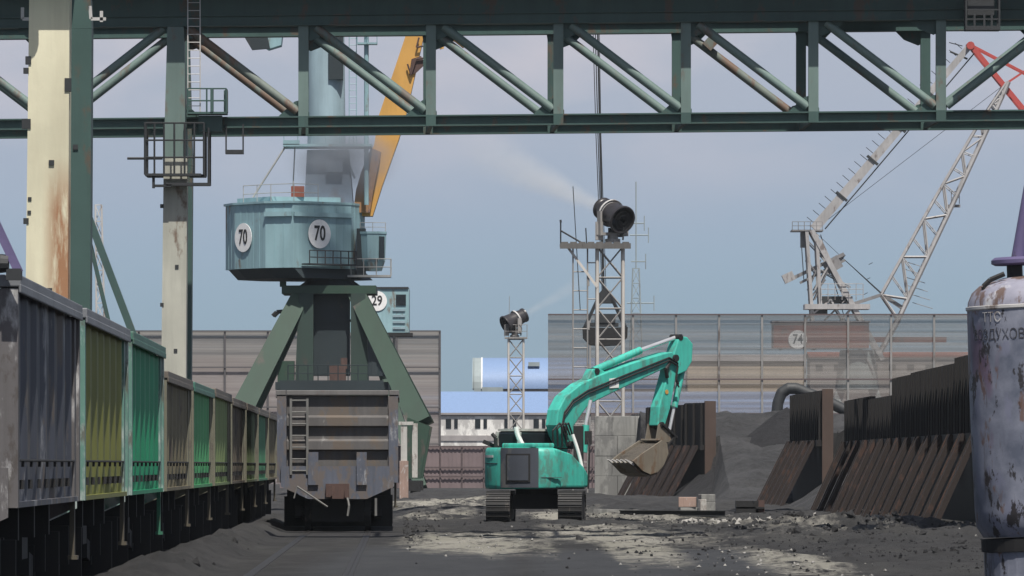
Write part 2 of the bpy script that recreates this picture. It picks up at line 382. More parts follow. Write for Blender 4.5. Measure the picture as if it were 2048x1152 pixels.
# ------------------------------------------------------------------ wagons
def wagon(y0, u, top, cols, label, group=None, pale=None, ladder=True):
    L, W, z0 = 12.75, 3.1, 1.25
    yc = y0+L/2
    t = thing('gondola_wagon', (RX(u, yc), yc, 0), label, 'railway wagon', RZ, group)
    body, rim, post, under = cols
    hx = W/2-.12
    mb = MB()
    for s in (-1, 1):
        mb.box((s*(hx-.03), 0, (z0+top)/2), (.06, L-.3, top-z0-.02))
        nr = 7
        for i in range(nr):
            y = -L/2+.95+(L-1.9)*i/(nr-1)
            # pressed trapezoid rib
            x0 = s*hx; x1 = s*(hx+.055)
            mb.prism([(x0, y-.30, z0+.06), (x1, y-.12, z0+.06), (x1, y+.12, z0+.06), (x0, y+.30, z0+.06)], (0, 0, top-z0-.12))
        mb.box((s*(hx+.03), 0, z0+.03), (.16, L-.1, .06))
    mb.box((0, 0, z0+.05), (W-.34, L-.36, .06))
    mb.build('body', body, t)
    mb = MB()
    for s in (-1, 1):
        mb.box((s*(hx+.02), 0, top+.05), (.26, L, .13)); mb.box((s*(hx+.14), 0, top-.03), (.03, L, .1))
        mb.box((0, s*(L/2-.07), top+.05), (2*hx-.24, .2, .125))
    mb.build('top_rim', rim, t, bevel=.02)
    for sx in (-1, 1):
        for sy in (-1, 1):
            mb = MB(); mb.box((sx*(hx-.0), sy*(L/2-.14), (z0+top)/2-.015), (.24, .24, top-z0-.03))
            mb.box((sx*(hx+.05), sy*(L/2-.52), (z0+top)/2-.02), (.07, .42, top-z0-.1))
            mb.build('corner_post', post, t)
    # ends: three recessed panels between two deep ribs
    for s in (-1, 1):
        mb = MB(); ye = s*(L/2-.12)
        mb.box((0, ye-s*.03, (z0+.4+top)/2), (2*hx-.26, .05, top-z0-.43))
        hgt = top-z0
        for zc in (z0+hgt*.70, z0+hgt*.43):
            mb.prism([(-hx+.13, ye, zc+.15), (-hx+.13, ye+s*.13, zc+.09), (-hx+.13, ye+s*.13, zc-.12), (-hx+.13, ye, zc-.16)], (2*hx-.26, 0, 0))
        mb.build('end_wall', pale or body, t)
        # lower trapezoid end plate
        mb = MB(); yy = s*(L/2+.01)
        mb.prism([(-hx-.02, yy, z0+.42), (hx+.02, yy, z0+.42), (hx+.02, yy, z0-.1), (.75, yy, z0-.42), (-.75, yy, z0-.42), (-hx-.02, yy, z0-.1)], (0, s*.06, 0))
        for x in (-.62, .62): mb.box((x, yy+s*.1, z0+.36), (.26, .08, .84))
        mb.build('end_sill', post if pale else under, t)
        mb = MB(); mb.box((0, yy+s*.3, z0-.27), (.3, .6, .26)); mb.box((.05, yy+s*.66, z0-.25), (.36, .2, .32)); mb.box((-.2, yy+s*.76, z0-.2), (.14, .3, .26)); mb.box((.24, yy+s*.74, z0-.28), (.1, .24, .2))
        mb.box((0, yy+s*.12, z0-.2), (.6, .12, .34))
        mb.build('coupler', 'coupler', t)
        if ladder:
            mb = MB(); lx = -hx+.24 if s < 0 else hx-.24
            for k in (0, .42):
                x = lx+(k if s < 0 else -k); mb.box((x, ye+s*.21, (z0+.1+top)/2), (.06, .05, top-z0-.3))
            for k in range(7):
                mb.tube((lx, ye+s*.21, z0+.3+k*.3), (lx+(.42 if s < 0 else -.42), ye+s*.21, z0+.3+k*.3), .02, 6)
            mb.build('ladder', 'wagon_pale', t)
            mb = MB(); mb.tube((-hx+.4, yy+s*.16, z0-.1), (-.25, yy+s*.3, z0-.62), .025, 6); mb.tube((-hx+.4, yy+s*.16, z0-.1), (-hx+.32, yy+s*.16, z0-.4), .02, 6)
            mb.build('release_lever', 'wagon_pale', t)
            mb = MB(); mb.path([(.25, yy+s*.4, z0-.35), (.3, yy+s*.55, z0-.6), (.26, yy+s*.58, z0-.85)], .03, 6); mb.build('brake_hose', 'wagon_pale', t)
            mb = MB(); mb.path([(.98, yy+s*.2, z0-.4), (.98, yy+s*.22, z0-.85)], .035, 6)
            mb.build('brake_hose', 'wagon_pale', t)
    # hatch latches along the lower side
    mb = MB()
    for s in (-1, 1):
        for i in range(7):
            y = -L/2+1.7+(L-3.4)*i/6
            mb.box((s*(hx+.05), y, z0+.24), (.06, .3, .1)); mb.box((s*(hx+.07), y, z0+.47), (.03, .12, .08))
        mb.tube((s*(hx+.075), -L/2+.6, z0+.5), (s*(hx+.075), L/2-.6, z0+.5), .014, 6)
    mb.build('hatch_latch', 'black', t)
    for sy in (1,):
        mb = MB(); mb.box((hx+.04, sy*(L/2-.35), z0-.34), (.06, .22, .68)); mb.box((hx+.05, sy*(L/2-.35), z0-.7), (.12, .3, .05)); mb.build('step', 'step_green' if post == 'post_teal' and top > 3.4 and yc > 95 else 'step_brown', t)
    mb = MB(); mb.box((0, 0, z0-.2), (.6, L-.1, .36))
    for y in (-3, 0, 3): mb.box((0, y, z0-.2), (2.7, .2, .36))
    for y in (-1.5, 1.5): mb.box((.9, y, z0-.45), (.5, 1.1, .4))
    mb.build('underframe', 'black', t)
    for sy in (-1, 1): MB().box((0, sy*(L/2-2.1), .5), (2.8, .1, .78)).build('underside_shade', 'black', t)  # black plates added to stand for the shade under the wagon
    for sy in (-1, 1):
        yb = sy*(L/2-2.1)
        mb = MB()
        for s in (-1, 1):
            mb.bar((s*1.02, yb-1.25, .52), (s*1.02, yb-.4, .46), .18, .28); mb.bar((s*1.02, yb+1.25, .52), (s*1.02, yb+.4, .46), .18, .28)
            mb.box((s*1.02, yb, .5), (.2, .84, .46))
            for k in (-.25, 0, .25): mb.tube((s*1.02, yb+k, .28), (s*1.02, yb+k, .74), .09, 8)
        mb.box((0, yb, .75), (2.3, .5, .26)); mb.box((0, yb-1.6*0, .52), (1.3, 1.7, .42))
        for k in (-1.5, 1.5): mb.box((0, yb+k, .52), (1.35, .12, .56)); mb.box((0, yb+k*.2, .66), (2.5, .14, .5))  # extra black cross boxes added so the underside reads as shade
        bo = mb.build('bogie', 'black', t)
        for k in (-.925, .925):
            mb = MB(); mb.tube((-.98, yb+k, .5), (.98, yb+k, .5), .08, 10)
            for s in (-1, 1): mb.tube((s*.72, yb+k, .5), (s*.85, yb+k, .5), .475, 24); mb.tube((s*.69, yb+k, .5), (s*.72, yb+k, .5), .5, 24)
            mb.build('wheelset', 'track', bo)
    return t
M['step_brown'] = paint('brown_step_paint', (.085,.075,.055), .3, (.06,.045,.035), .5, .7, 2, 91)
M['step_green'] = paint('green_step_paint', (.03,.15,.09), .3, (.06,.06,.045), .5, .7, 2, 92)
M['coupler'] = paint('rusty_coupler', (.085,.05,.043), .4, (.1,.06,.05), .4, .8, 2, 30)
M['wagon_pale'] = paint('pale_ladder_paint', (.16,.16,.155), .3, (.14,.11,.1), .4, .7, 2, 31)
WC = {
 'blue': (paint('slate_blue_wagon_paint', (.065,.072,.095), .45, (.12,.1,.085), .7, .6, .8, 41, pale=.25), 'rim_grey', 'post_blue'),
 'olive': (paint('olive_wagon_paint', (.20,.21,.045), .2, (.1,.09,.05), .5, .6, .8, 42), 'rim_grey', 'post_teal'),
 'green': (paint('emerald_wagon_paint', (.01,.27,.125), .18, (.05,.1,.07), .4, .55, .8, 43), 'rim_green', 'post_teal'),
 'tan': (paint('dusty_tan_wagon_paint', (.19,.165,.1), .35, (.09,.07,.055), .6, .7, .8, 44), 'rim_brown', 'post_tan'),
 'light': (paint('light_green_wagon_paint', (.07,.33,.13), .15, (.07,.13,.08), .35, .6, .8, 45), 'rim_green', 'post_tan'),
 'sage': (paint('sage_wagon_paint', (.2,.27,.11), .2, (.13,.13,.08), .4, .65, .8, 46), 'rim_brown', 'post_tan'),
 'brown': (paint('soot_brown_wagon_paint', (.16,.13,.09), .5, (.05,.042,.036), .7, .7, .8, 47), 'rim_brown', 'post_tan'),
 'moss': (paint('moss_wagon_paint', (.16,.21,.1), .3, (.09,.09,.06), .5, .65, .8, 48), 'rim_brown', 'post_tan'),
 'jade': (paint('jade_wagon_paint', (.08,.26,.14), .2, (.08,.11,.08), .4, .6, .8, 49), 'rim_brown', 'post_tan'),
 'grey': (paint('weathered_grey_wagon_paint', (.115,.11,.11), .45, (.13,.105,.085), .7, .7, .9, 50, pale=.12), 'rim_wagon', 'post_bluegrey'),
}
M['rim_grey'] = paint('grey_rim_paint', (.2,.21,.23), .2, (.13,.1,.09), .4, .55, 1, 51)
M['rim_green'] = paint('green_rim_paint', (.06,.17,.13), .2, (.1,.1,.09), .4, .55, 1, 52)
M['rim_brown'] = paint('brown_rim_paint', (.14,.12,.1), .3, (.1,.07,.06), .4, .6, 1, 53)
M['rim_wagon'] = paint('faded_rim_paint', (.16,.155,.155), .3, (.14,.11,.1), .5, .65, 1, 54)
M['post_blue'] = paint('chipped_blue_post_paint', (.115,.108,.11), .35, (.07,.06,.055), .5, .65, 1.6, 55, pale=.22)
M['post_teal'] = paint('chipped_teal_post_paint', (.12,.25,.21), .35, (.1,.11,.09), .5, .6, 1.2, 56, pale=.5)
M['post_tan'] = paint('dusty_post_paint', (.17,.165,.12), .35, (.1,.085,.07), .5, .65, 1.2, 57)
M['post_bluegrey'] = paint('faded_blue_grey_paint', (.105,.118,.155), .55, (.13,.11,.10), .7, .65, 1.3, 58, pale=.15)
PITCH = 13.92
for i, (c, top, lab) in enumerate([
    ('blue', 3.58, 'slate blue and grey gondola wagon with chipped paint, nearest the camera'),
    ('olive', 3.58, 'olive yellow tall gondola wagon between the blue and the emerald ones'),
    ('green', 3.58, 'emerald green tall gondola wagon beside the second gantry leg'),
    ('tan', 3.2, 'dusty tan gondola wagon behind the emerald one'),
    ('light', 3.2, 'light green low gondola wagon between the tan and sage ones'),
    ('sage', 3.25, 'pale sage gondola wagon behind the light green one'),
    ('brown', 3.2, 'brown gondola wagon stained with black soot, behind the sage one'),
    ('moss', 3.2, 'moss green gondola wagon behind the soot stained brown one'),
    ('jade', 3.2, 'narrow looking jade gondola wagon, second from the far end of the train'),
    ('tan', 3.2, 'last dull tan gondola wagon of the train beside the grey wagon end')]):
    wagon(65.4+PITCH*i, -5.55, top, (WC[c][0], WC[c][1], WC[c][2], WC[c][2]), lab, 'gondola wagons of the train on the left track', ladder=i < 2)
wagon(160, -1.6, 3.5, (WC['grey'][0], 'rim_wagon', 'post_bluegrey', 'post_bluegrey'),
      'weathered grey gondola wagon seen end on with ladder and rusty coupler', None, WC['grey'][0])

# ------------------------------------------------------------------ gantry cranes
def gantry(Y1, Y2, xleg, lab, legmats, near=False):
    """bridge of two parallel trusses across the tracks, box legs on the left rail"""
    X0 = xleg
    t = thing('gantry_crane', (X0, Y1, 0), lab, 'gantry crane', 0)
    pan = 4.344; D = Y2-Y1; SL = .0091
    zb0, zb1, zt0, zt1 = 13.2, 13.58, 16.66, 17.85
    def zz(x): return SL*(x-4)
    i0, i1 = -4, 12
    xa, xb = i0*pan, i1*pan
    up = {0: 'T'}
    for k, (yy, dx) in enumerate(((0, 0), (D, -.17))):
        mb = MB()
        a, b = V((xa+dx, yy, (zb0+zb1)/2+zz(xa))), V((xb+dx, yy, (zb0+zb1)/2+zz(xb)))
        mb.ibeam(a, b, .34, zb1-zb0, .05)
        for i in range(i0, i1+1):
            x = i*pan+dx; mb.box((x, yy-.19, (zb0+zb1)/2+zz(x)), (.34, .03, zb1-zb0+.0))
            g_ = -1 if 1 <= i <= 6 else 1; zg = zb1+.005+zz(x); mb.prism([(x+g_*.85, yy-.012, zg), (x-g_*.2, yy-.012, zg), (x-g_*.2, yy-.012, zg+.12), (x+g_*.1, yy-.012, zg+.55), (x+g_*.3, yy-.012, zg+.5)], (0, .024, 0))
        mb.build('bottom_chord', 'green', t)
        mb = MB()
        a, b = V((xa+dx, yy, (zt0+zt1)/2+zz(xa))), V((xb+dx, yy, (zt0+zt1)/2+zz(xb)))
        mb.bar(a, b, .36, zt1-zt0)
        for zf in (zt0+.02, zt0+.36): mb.bar((a.x, yy, zf+zz(xa)), (b.x, yy, zf+zz(xb)), .56, .04)
        for i in range(i0, i1+1):
            x = i*pan+dx
            g_ = 1 if 0 <= i <= 5 else -1; zg = zt0-.005+zz(x); mb.prism([(x-g_*.2, yy-.012, zg), (x+g_*1.05, yy-.012, zg), (x+g_*.75, yy-.012, zg-.3), (x+g_*.25, yy-.012, zg-.5), (x-g_*.15, yy-.012, zg-.3)], (0, .024, 0))
        mb.build('top_chord', 'green', t)
        for i in range(i0, i1+1):
            x = i*pan+dx
            if i == 0: continue
            mb = MB(); z0_, z1_ = zb1+zz(x)+.003, zt0+zz(x)-.003
            mb.box((x, yy-.13, (z0_+z1_)/2), (.34, .04, z1_-z0_)); mb.box((x, yy+.13, (z0_+z1_)/2), (.34, .04, z1_-z0_)); mb.box((x, yy, (z0_+z1_)/2), (.05, .215, z1_-z0_))
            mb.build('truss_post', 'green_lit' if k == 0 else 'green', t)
        # which way each panel's diagonal falls
        for i in range(i0, i1):
            if 0 <= i <= 5: a_, b_ = i, i+1          # top left to bottom right
            elif i == -1: a_, b_ = 0, -1
            elif i == -2: a_, b_ = -2, -1
            elif i == -3: a_, b_ = -2, -3
            elif i == -4: a_, b_ = -4, -3
            else: a_, b_ = i+1, i
            xt, xbm = a_*pan+dx, b_*pan+dx; sg = 1 if xbm > xt else -1
            p = V((xt+sg*.42, yy, zt0-.05+zz(xt))); q = V((xbm-sg*.2, yy, zb1+.16+zz(xbm)))
            mb = MB(); mb.tube(p, q, .15, 14)
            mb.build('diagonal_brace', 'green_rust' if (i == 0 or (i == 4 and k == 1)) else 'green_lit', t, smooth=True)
    for i in range(i0, i1+1):
        mb = MB(); mb.bar((i*pan, .2, zb0+.14+zz(i*pan)), (i*pan-.17, D-.2, zb0+.14+zz(i*pan)), .14, .2); mb.build('cross_tie', 'green', t)
    # walkway along the near truss, its deck juts out towards the camera
    mb = MB()
    mb.bar((xa, -.78, zt1+.05+zz(xa)), (xb, -.78, zt1+.05+zz(xb)), 1.5, .06)
    pts = [(xa+(xb-xa)*j/34, -1.5, zt1+.09+zz(xa+(xb-xa)*j/34)) for j in range(35)]
    mb.rails(pts, 1.1, .025)
    mb.build('walkway', 'green', t)
    mb = MB(); mb.box(((xa+xb)/2+6, D/2, zt1+1.1), (3.2, D-.4, 1.9)); mb.box(((xa+xb)/2+6, D/2, zt1+.09), (2.6, D+.3, .18))
    mb.build('trolley', 'dark_metal', t)
    # legs on the left rail; a second pair far to the right, outside the picture
    for (lx, side) in ((0, 0), (9*pan, 1)):
        for k, yy in enumerate((0, D)):
            dx = (RX(0, Y1+yy)-RX(0, Y1)) if side == 0 else 0
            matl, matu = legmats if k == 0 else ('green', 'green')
            zc = 12.15
            lo, hi = V((lx-.1+dx, yy, .55)), V((lx+dx, yy, zc))
            wl, wm, wt = .86, .80, .56
            if near:
                wl, wm = .98, .9
            mb = MB(); mb.bar(lo, hi, wl, .75, (0,1,0), wm, .7)
            lo_o = mb.build('leg', matl, t)
            mb2 = MB(); mb2.bar(hi+V((0,0,.003)), V((lx+dx, yy, zt0-.01+zz(lx))), wm, .7, (0,1,0), wt, .6)
            mb2.build('leg_head', matu, lo_o)
            for j in range(5):
                z = 3.2+j*1.9+.5*math.sin(j*7.7+k*3)
                mb3 = MB()
                if j % 2: mb3.box((lx+dx+.08*math.sin(z*9), yy-.375, z), (.12, .03, .12))
                else: mb3.box((lx+dx-wl/2-.03, yy-.3, z), (.12, .16, .13))
                mb3.build('leg_lug', 'dark_metal', lo_o)
            mb = MB(); mb.box((lx+dx-.1, yy, .3), (.8, 2.2, .44))
            for s in (-.7, .7): mb.tube((lx+dx-.3, yy+s, .3), (lx+dx+.1, yy+s, .3), .28, 16)
            mb.build('travel_bogie', 'dark_metal', t)
    mb = MB(); mb.bar((-.1, .5, 2.3), (-.1+RX(0, D), D-.5, 2.3), .4, .6); mb.build('leg_tie', 'green', t)
    return t, zz
K1 = F/213
gx = (352-1024)/K1
ga, zz = gantry(213, 218.4, gx, 'green truss gantry crane spanning the yard with a tubular diagonal bridge', ('cream_grey', 'green_lit'))
def L1(px, py, dy=0):
    q = P(px, py, 213+dy); return V((q.x-gx, dy, q.z))
# maintenance basket round the leg, upper landing, ladder, brackets, service cage
mb = MB()
z = L1(0, 352).z
mb.box((-.05, -.75, z), (1.9, .6, .08)); mb.box((-.72, .05, z), (.55, 1.0, .078)); mb.box((.74, .05, z), (.55, 1.0, .078))
ring = [(-1.0, .5, z), (-1.0, -.3, z), (-1.0, -1.02, z), (-.35, -1.02, z), (.35, -1.02, z), (1.0, -1.02, z), (1.0, -.3, z), (1.0, .5, z)]
ring2 = [V(ring[i])+(V(ring[i+1])-V(ring[i]))*f for i in range(len(ring)-1) for f in (0, .5)]+[V(ring[-1])]
mb.rails(ring2, 1.75, .036, 2)
mb.tube((-1.6, -1.0, z+.55), (-.4, -1.0, z+.55), .045, 6)
mb.build('leg_basket', 'dark_metal', ga)
mb = MB(); z2 = z-.32
mb.box((.45, -.7, z2), (1.5, .5, .1)); mb.rails([(1.15, -.9, z2), (1.15, -.45, z2), (1.15, .4, z2)], 1.9, .035, 0)
mb.box((-.72, -.8, z2+.12), (.08, .3, .5)); mb.box((-.4, -.8, z2-.05), (.6, .3, .08))
mb.build('basket_step', 'dark_metal', ga)
mb = MB(); z3 = L1(0, 229).z
mb.box((1.1, -.6, z3), (1.35, .9, .07)); mb.rails([(.45, -1.03, z3), (1.1, -1.03, z3), (1.75, -1.03, z3), (1.75, -.2, z3)], .82, .03, 1)
mb.box((1.27, -.9, z3+.42), (.1, .35, .78)); mb.box((1.73, -.6, z3+.4), (.12, .6, .74)); mb.box((1.2, -.5, z3-.35), (.8, .5, .55))
mb.build('landing', 'green', ga)
mb = MB()
for x in (.44, .86): mb.tube((x, -.75, z3), (x, -.75, 17.9), .022, 6)
for k in range(16): mb.tube((.44, -.75, z3+.25+k*.27), (.86, -.75, z3+.25+k*.27), .014, 5)
mb.build('ladder', 'pale_metal', ga)
mb = MB(); q = L1(470, 305)
mb.box((q.x, -.3, q.z), (.62, .4, .14))
for s in (-.29, .29): mb.box((q.x+s, -.3, q.z+.5), (.05, .1, .9))
mb.build('hanging_bracket', 'dark_metal', ga)
mb = MB(); q = L1(1959, 62)
mb.box((q.x, -1.15, q.z), (1.18, .8, .14)); mb.box((q.x-.05, -1.1, q.z+.75), (.9, .5, .6))
for sx in (-.56, .56):
    for y in (-1.5, -.8): mb.box((q.x+sx, y, q.z+1.0), (.06, .06, 1.95))
for zq in (.3, .62, 1.0, 1.35): mb.box((q.x, -1.5, q.z+zq), (1.1, .035, .05))
for sx in (-.28, .05, .3): mb.box((q.x+sx, -1.5, q.z+.25), (.07, .05, .45))
mb.build('service_cage', 'dark_metal', ga)
mb = MB(); q = L1(1421, 86, 5.15); mb.box((q.x, q.y, q.z), (.38, .36, .42), Matrix.Rotation(rad(42), 3, 'Y')); mb.build('pipe_clamp', 'green_rust', ga)
gxn = (101-1024)*140/F
gb, _ = gantry(140, 150, gxn, 'cream fronted rusting leg of the nearer gantry crane beside the train', ('cream', 'cream'), near=True)
def L2(px, py, dy=0):
    q = P(px, py, 140+dy); return V((q.x-gxn, dy, q.z))
for grp in ((((45, 15), (45, 38)), ((45, 38), (64, 38))), (((180, 12), (182, 38)), ((182, 38), (212, 38)), ((203, 22), (203, 44)))):
    mb = MB()
    for a, b in grp: mb.bar(L2(*a, -.3), L2(*b, -.3), .07, .07)
    mb.build('lamp_bracket', 'pale_metal', gb)
for (px, py, wd, hg) in ((57, 121, .13, .18), (53, 248, .2, .22), (136, 170, .14, .3), (60, 398, .08, .08), (59, 425, .08, .08)):
    q = L2(px, py, -.3); MB().box(q, (wd, .16, hg)).build('leg_fitting', 'dark_metal', gb)
lx_ = L2(84, 60).x
mb = MB(); mb.tube((lx_, -1.3, 14.2), (lx_, -1.3, 13.2), .06, 8); mb.bar((lx_, -1.3, 14.2), (lx_, -.3, 14.2), .08, .08)
mb.lathe([(.06, 0), (.17, .1), (.17, .26), (.06, .36)], 14, Matrix.Translation((lx_, -1.3, 12.9))); mb.build('shadow_lamp', 'dark_metal', gb)  # unseen lamp shape added above the view to cast a hooked shadow
mb = MB(); mb.box((0, -.42, 12.5), (1.9, .9, .08)); mb.rails([(-.95,-.85,12.5), (-.3,-.85,12.5), (.3,-.85,12.5), (.95,-.85,12.5)], 1.0, .03); mb.build('landing', 'green', gb)  # unseen landing added above the view to shade the top of the leg

# far leaning struts of a third gantry leg
Yq = 262
t = thing('trestle_frame', P(187, 964, Yq), 'pair of leaning green struts rising behind the olive wagon', 'trestle')
o = P(187, 964, Yq); t.location.z = 0
def L3(px, py): q = P(px, py, Yq); return V((q.x-o.x, 0, q.z))
a, b = L3(140, 335), L3(392, 885)
mb = MB(); mb.bar(a, V((b.x, 0, .2)), .34, .3); mb.build('strut', 'green', t)
a2, b2 = L3(160, 400), L3(300, 800)
mb = MB(); mb.bar(a2, V((b2.x, .5, .2)), .16, .16); mb.build('strut', 'green', t)
mb = MB(); mb.box((a.x, 0, a.z/2+.1), (.5, .5, a.z)); mb.build('post', 'green', t)

# ------------------------------------------------------------------ lattice helper
def lattice(mb, a, b, w0, w1, n, r, rb, up=(0,1,0), four=True):
    a, b = V(a), V(b); d = (b-a).normalized(); x = d.cross(V(up)).normalized(); y = x.cross(d)
    def cr(k):
        f = k/n; p = a+(b-a)*f; w_ = (w0+(w1-w0)*f)/2
        return [p+x*w_*i+y*w_*j for i, j in ((-1,-1),(1,-1),(1,1),(-1,1))]
    for k in range(n):
        A, B = cr(k), cr(k+1)
        for i in range(4):
            mb.tube(A[i], B[i], r, 6, cap=False); j = (i+1) % 4
            mb.tube(A[i], B[j], rb, 4, cap=False) if (k+i) % 2 else mb.tube(A[j], B[i], rb, 4, cap=False)
            mb.tube(A[i], A[j], rb, 4, cap=False)
    E = cr(n)
    for i in range(4): mb.tube(E[i], E[(i+1) % 4], rb, 4, cap=False)
    return mb
b_ = P(207, 930, 310); b_.z = 0
mb = MB(); lattice(mb, (0,0,0), (-.25,0,14.6), .55, .3, 18, .04, .025)
o = mb.build('lattice_mast', 'pale_metal'); o.location = b_; tag(o, 'thin pale lattice mast beyond the olive wagon', 'lattice mast')

# ------------------------------------------------------------------ crane seventy
Yc = 347; Kc = F/Yc; cx = (660-1024)/Kc
t70 = thing('portal_crane', (cx, Yc, 0), 'teal portal crane number 70 with yellow jib on green splayed legs', 'harbour crane')
def L7(px, py, dy=0):
    q = P(px, py, Yc+dy); return V((q.x-cx, dy, q.z))
for sx in (-1, 1):
    for sy in (-1, 1):
        dy = sy*4.6
        tp = V((sx*1.5, sy*1.7, 11.2)); kn = V((sx*5.1, dy, 3.95)); ft = V((sx*4.75, dy, .95))
        mb = MB()
        hw = lambda f: .62+.22*f
        # one box girder, tapered and kinked at the knee, its outline in the leg's own plane
        dirn = (kn-tp).normalized()
        mb.bar(tp, kn, .95, .9, (0,1,0), 1.25, 1.0)
        mb.prism([(kn.x-sx*.72, dy-.5, kn.z+.35), (kn.x+sx*.52, dy-.5, kn.z-.12), (ft.x+sx*.34, dy-.5, ft.z), (ft.x-sx*.34, dy-.5, ft.z), (kn.x-sx*.9, dy-.5, kn.z-.9)], (0, 1.0, 0))
        lg = mb.build('portal_leg', 'portal', t70)
        mb = MB(); mb.box((ft.x, dy, .55), (.7, 2.6, .55))
        for s in (-.85, .85): mb.tube((ft.x-.2, dy+s, .36), (ft.x+.2, dy+s, .36), .33, 16)
        mb.build('travel_bogie', 'black', lg)
mb = MB(); mb.box((0, 0, 11.38), (5.2, 4.6, .45)); mb.box((-2.55, -1.5, 11.7), (.35, .4, .3)); mb.build('ring_girder', 'portal', t70)
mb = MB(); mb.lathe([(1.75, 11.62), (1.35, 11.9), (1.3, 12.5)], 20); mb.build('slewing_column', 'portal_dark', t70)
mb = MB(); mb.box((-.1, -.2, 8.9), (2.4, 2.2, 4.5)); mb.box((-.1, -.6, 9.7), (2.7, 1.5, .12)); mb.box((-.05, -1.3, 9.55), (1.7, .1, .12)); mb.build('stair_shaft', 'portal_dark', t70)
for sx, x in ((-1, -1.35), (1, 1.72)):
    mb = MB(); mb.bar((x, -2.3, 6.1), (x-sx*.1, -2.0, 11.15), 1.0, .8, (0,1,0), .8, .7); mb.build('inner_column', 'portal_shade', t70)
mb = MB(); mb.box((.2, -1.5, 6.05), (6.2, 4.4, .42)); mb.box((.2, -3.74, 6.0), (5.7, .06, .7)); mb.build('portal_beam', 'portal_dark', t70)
mb = MB(); mb.rails([(-2.2+.55*i, -3.6, 6.28) for i in range(9)], .9, .03); mb.build('beam_railing', 'portal_dark', t70)
mb = MB(); mb.box((.5, -2.6, 6.75), (.9, .6, .9)); mb.box((.85, -2.65, 7.3), (.35, .4, .6)); mb.build('cable_box', 'coupler', t70)
mb = MB(); mb.box((-2.35, -2.4, 6.85), (.9, 1.2, 1.15)); mb.build('winch_box', 'portal', t70)
mb = MB(); mb.path([L7(545, 632, -2), L7(553, 624, -2), L7(575, 622, -2)], .11, 8); mb.tube(L7(556, 625, -2), L7(548, 633, -2), .1, 8); mb.tube(L7(575, 622, -2), L7(590, 640, -2), .14, 8); mb.build('davit_arm', 'black', t70)
# machine house
plan = [(-5.85,1.2), (-5.27,-.6), (-3.47,-2.9), (-1.94,-3.6), (1.2,-.8), (1.9,1.5), (-1.5,4.5), (-4.5,3.5)]
zf, zr = 12.55, 16.1
mb = MB(); mb.prism([(x, y, zf) for x, y in plan], (0, 0, zr-zf))
# standing seams on the visible faces
for (a, b) in zip(plan, plan[1:]):
    a, b = V((*a, 0)), V((*b, 0)); L_ = (b-a).length; nn = max(2, int(L_/.5)); nr_ = V(((b-a).y, -(b-a).x, 0)).normalized()
    for k in range(1, nn):
        p = a+(b-a)*k/nn+nr_*.008; mb.bar((p.x, p.y, zf+.02), (p.x, p.y, zr-.05), .035, .016, nr_)
house = mb.build('machine_house', 'teal', t70)
mb = MB(); mb.prism([(x*1.02, y*1.03, zr+.003) for x, y in plan], (0, 0, .12)); 
mb.prism([(-5.2,1.0,zr+.125), (-3.2,-2.0,zr+.125), (.6,-.6,zr+.125), (-.8,3.4,zr+.125)], (0, 0, .3)); mb.build('house_roof', 'teal', house)
mb = MB()
for a, b in ((plan[2], plan[3]), (plan[3], plan[4])):
    a, b = V((*a, 15.5)), V((*b, 15.5)); nr_ = V(((b-a).y, -(b-a).x, 0)).normalized(); mb.bar(a+nr_*.12, b+nr_*.12, .1, .24)
mb.build('cornice', 'teal', house)
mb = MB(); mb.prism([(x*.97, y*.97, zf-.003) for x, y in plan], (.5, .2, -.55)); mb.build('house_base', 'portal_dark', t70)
fn = lambda a, b: V((b[1]-a[1], -(b[0]-a[0]), 0)).normalized()
n1, n2 = fn(plan[1], plan[2]), fn(plan[3], plan[4])
c1 = V((*plan[1], 0))*.68+V((*plan[2], 0))*.32; c1.z = L7(0, 477).z
c2 = V((*plan[3], 0))*.56+V((*plan[4], 0))*.44; c2.z = L7(0, 471).z
disc(t70, c1+n1*.06, n1, .8, '70', 1.15); disc(t70, c2+n2*.06, n2, .8, '70', 1.15)
mb = MB(); e0 = V((*plan[3], 0))*.86+V((*plan[4], 0))*.14+n2*.06; e1 = V((*plan[3], 0))*.06+V((*plan[4], 0))*.94+n2*.06
e0.z = e1.z = 12.75
mb.bar(e0+n2*.35, e1+n2*.35, .7, .08); mb.rails([e0+(e1-e0)*k/6+n2*.68 for k in range(7)], .75, .035); mb.build('house_gallery', 'dark_metal', t70)
mb = MB(); pts = [(-4.8,-.2,zr+.14), (-4.0,-1.2,zr+.14), (-3.2,-2.1,zr+.14), (-1.9,-2.9,zr+.14), (-.6,-1.9,zr+.14)]
mb.rails(pts, .95, .025); mb.build('roof_railing', 'grey_metal', t70)
mb = MB(); mb.box((-1.75, -1.2, zr+.72), (.72, .6, .6)); mb.build('roof_hatch', 'rust_red', t70)
# cab
mb = MB(); q = L7(746, 510, -.6); Mt = Matrix.Translation((q.x, -.6, 0))
mb.lathe([(.52, 12.45), (.72, 13.0), (.78, 14.45), (.82, 14.5), (.82, 14.62)], 8, Mt @ Matrix.Rotation(rad(22), 4, 'Z'))
cab = mb.build('cab', 'teal', t70)
mb = MB(); mb.lathe([(.60, 12.55), (.775, 13.1), (.80, 14.3)], 8, Mt @ Matrix.Rotation(rad(22), 4, 'Z'), False); mb.f = [mb.f[i] for i in (6, 7, 14, 15)]; mb.build('cab_window', 'cab_glass', cab) if 0 else None
mb = MB(); mb.box((q.x+.5, -1.18, 13.75), (.34, .06, 1.2), Matrix.Rotation(rad(38), 3, 'Z')); mb.build('cab_window', 'glass', cab)
mb = MB(); mb.box((1.75, -.5, 13.5), (.5, .9, 2.6)); mb.build('cab_link', 'portal_dark', t70)
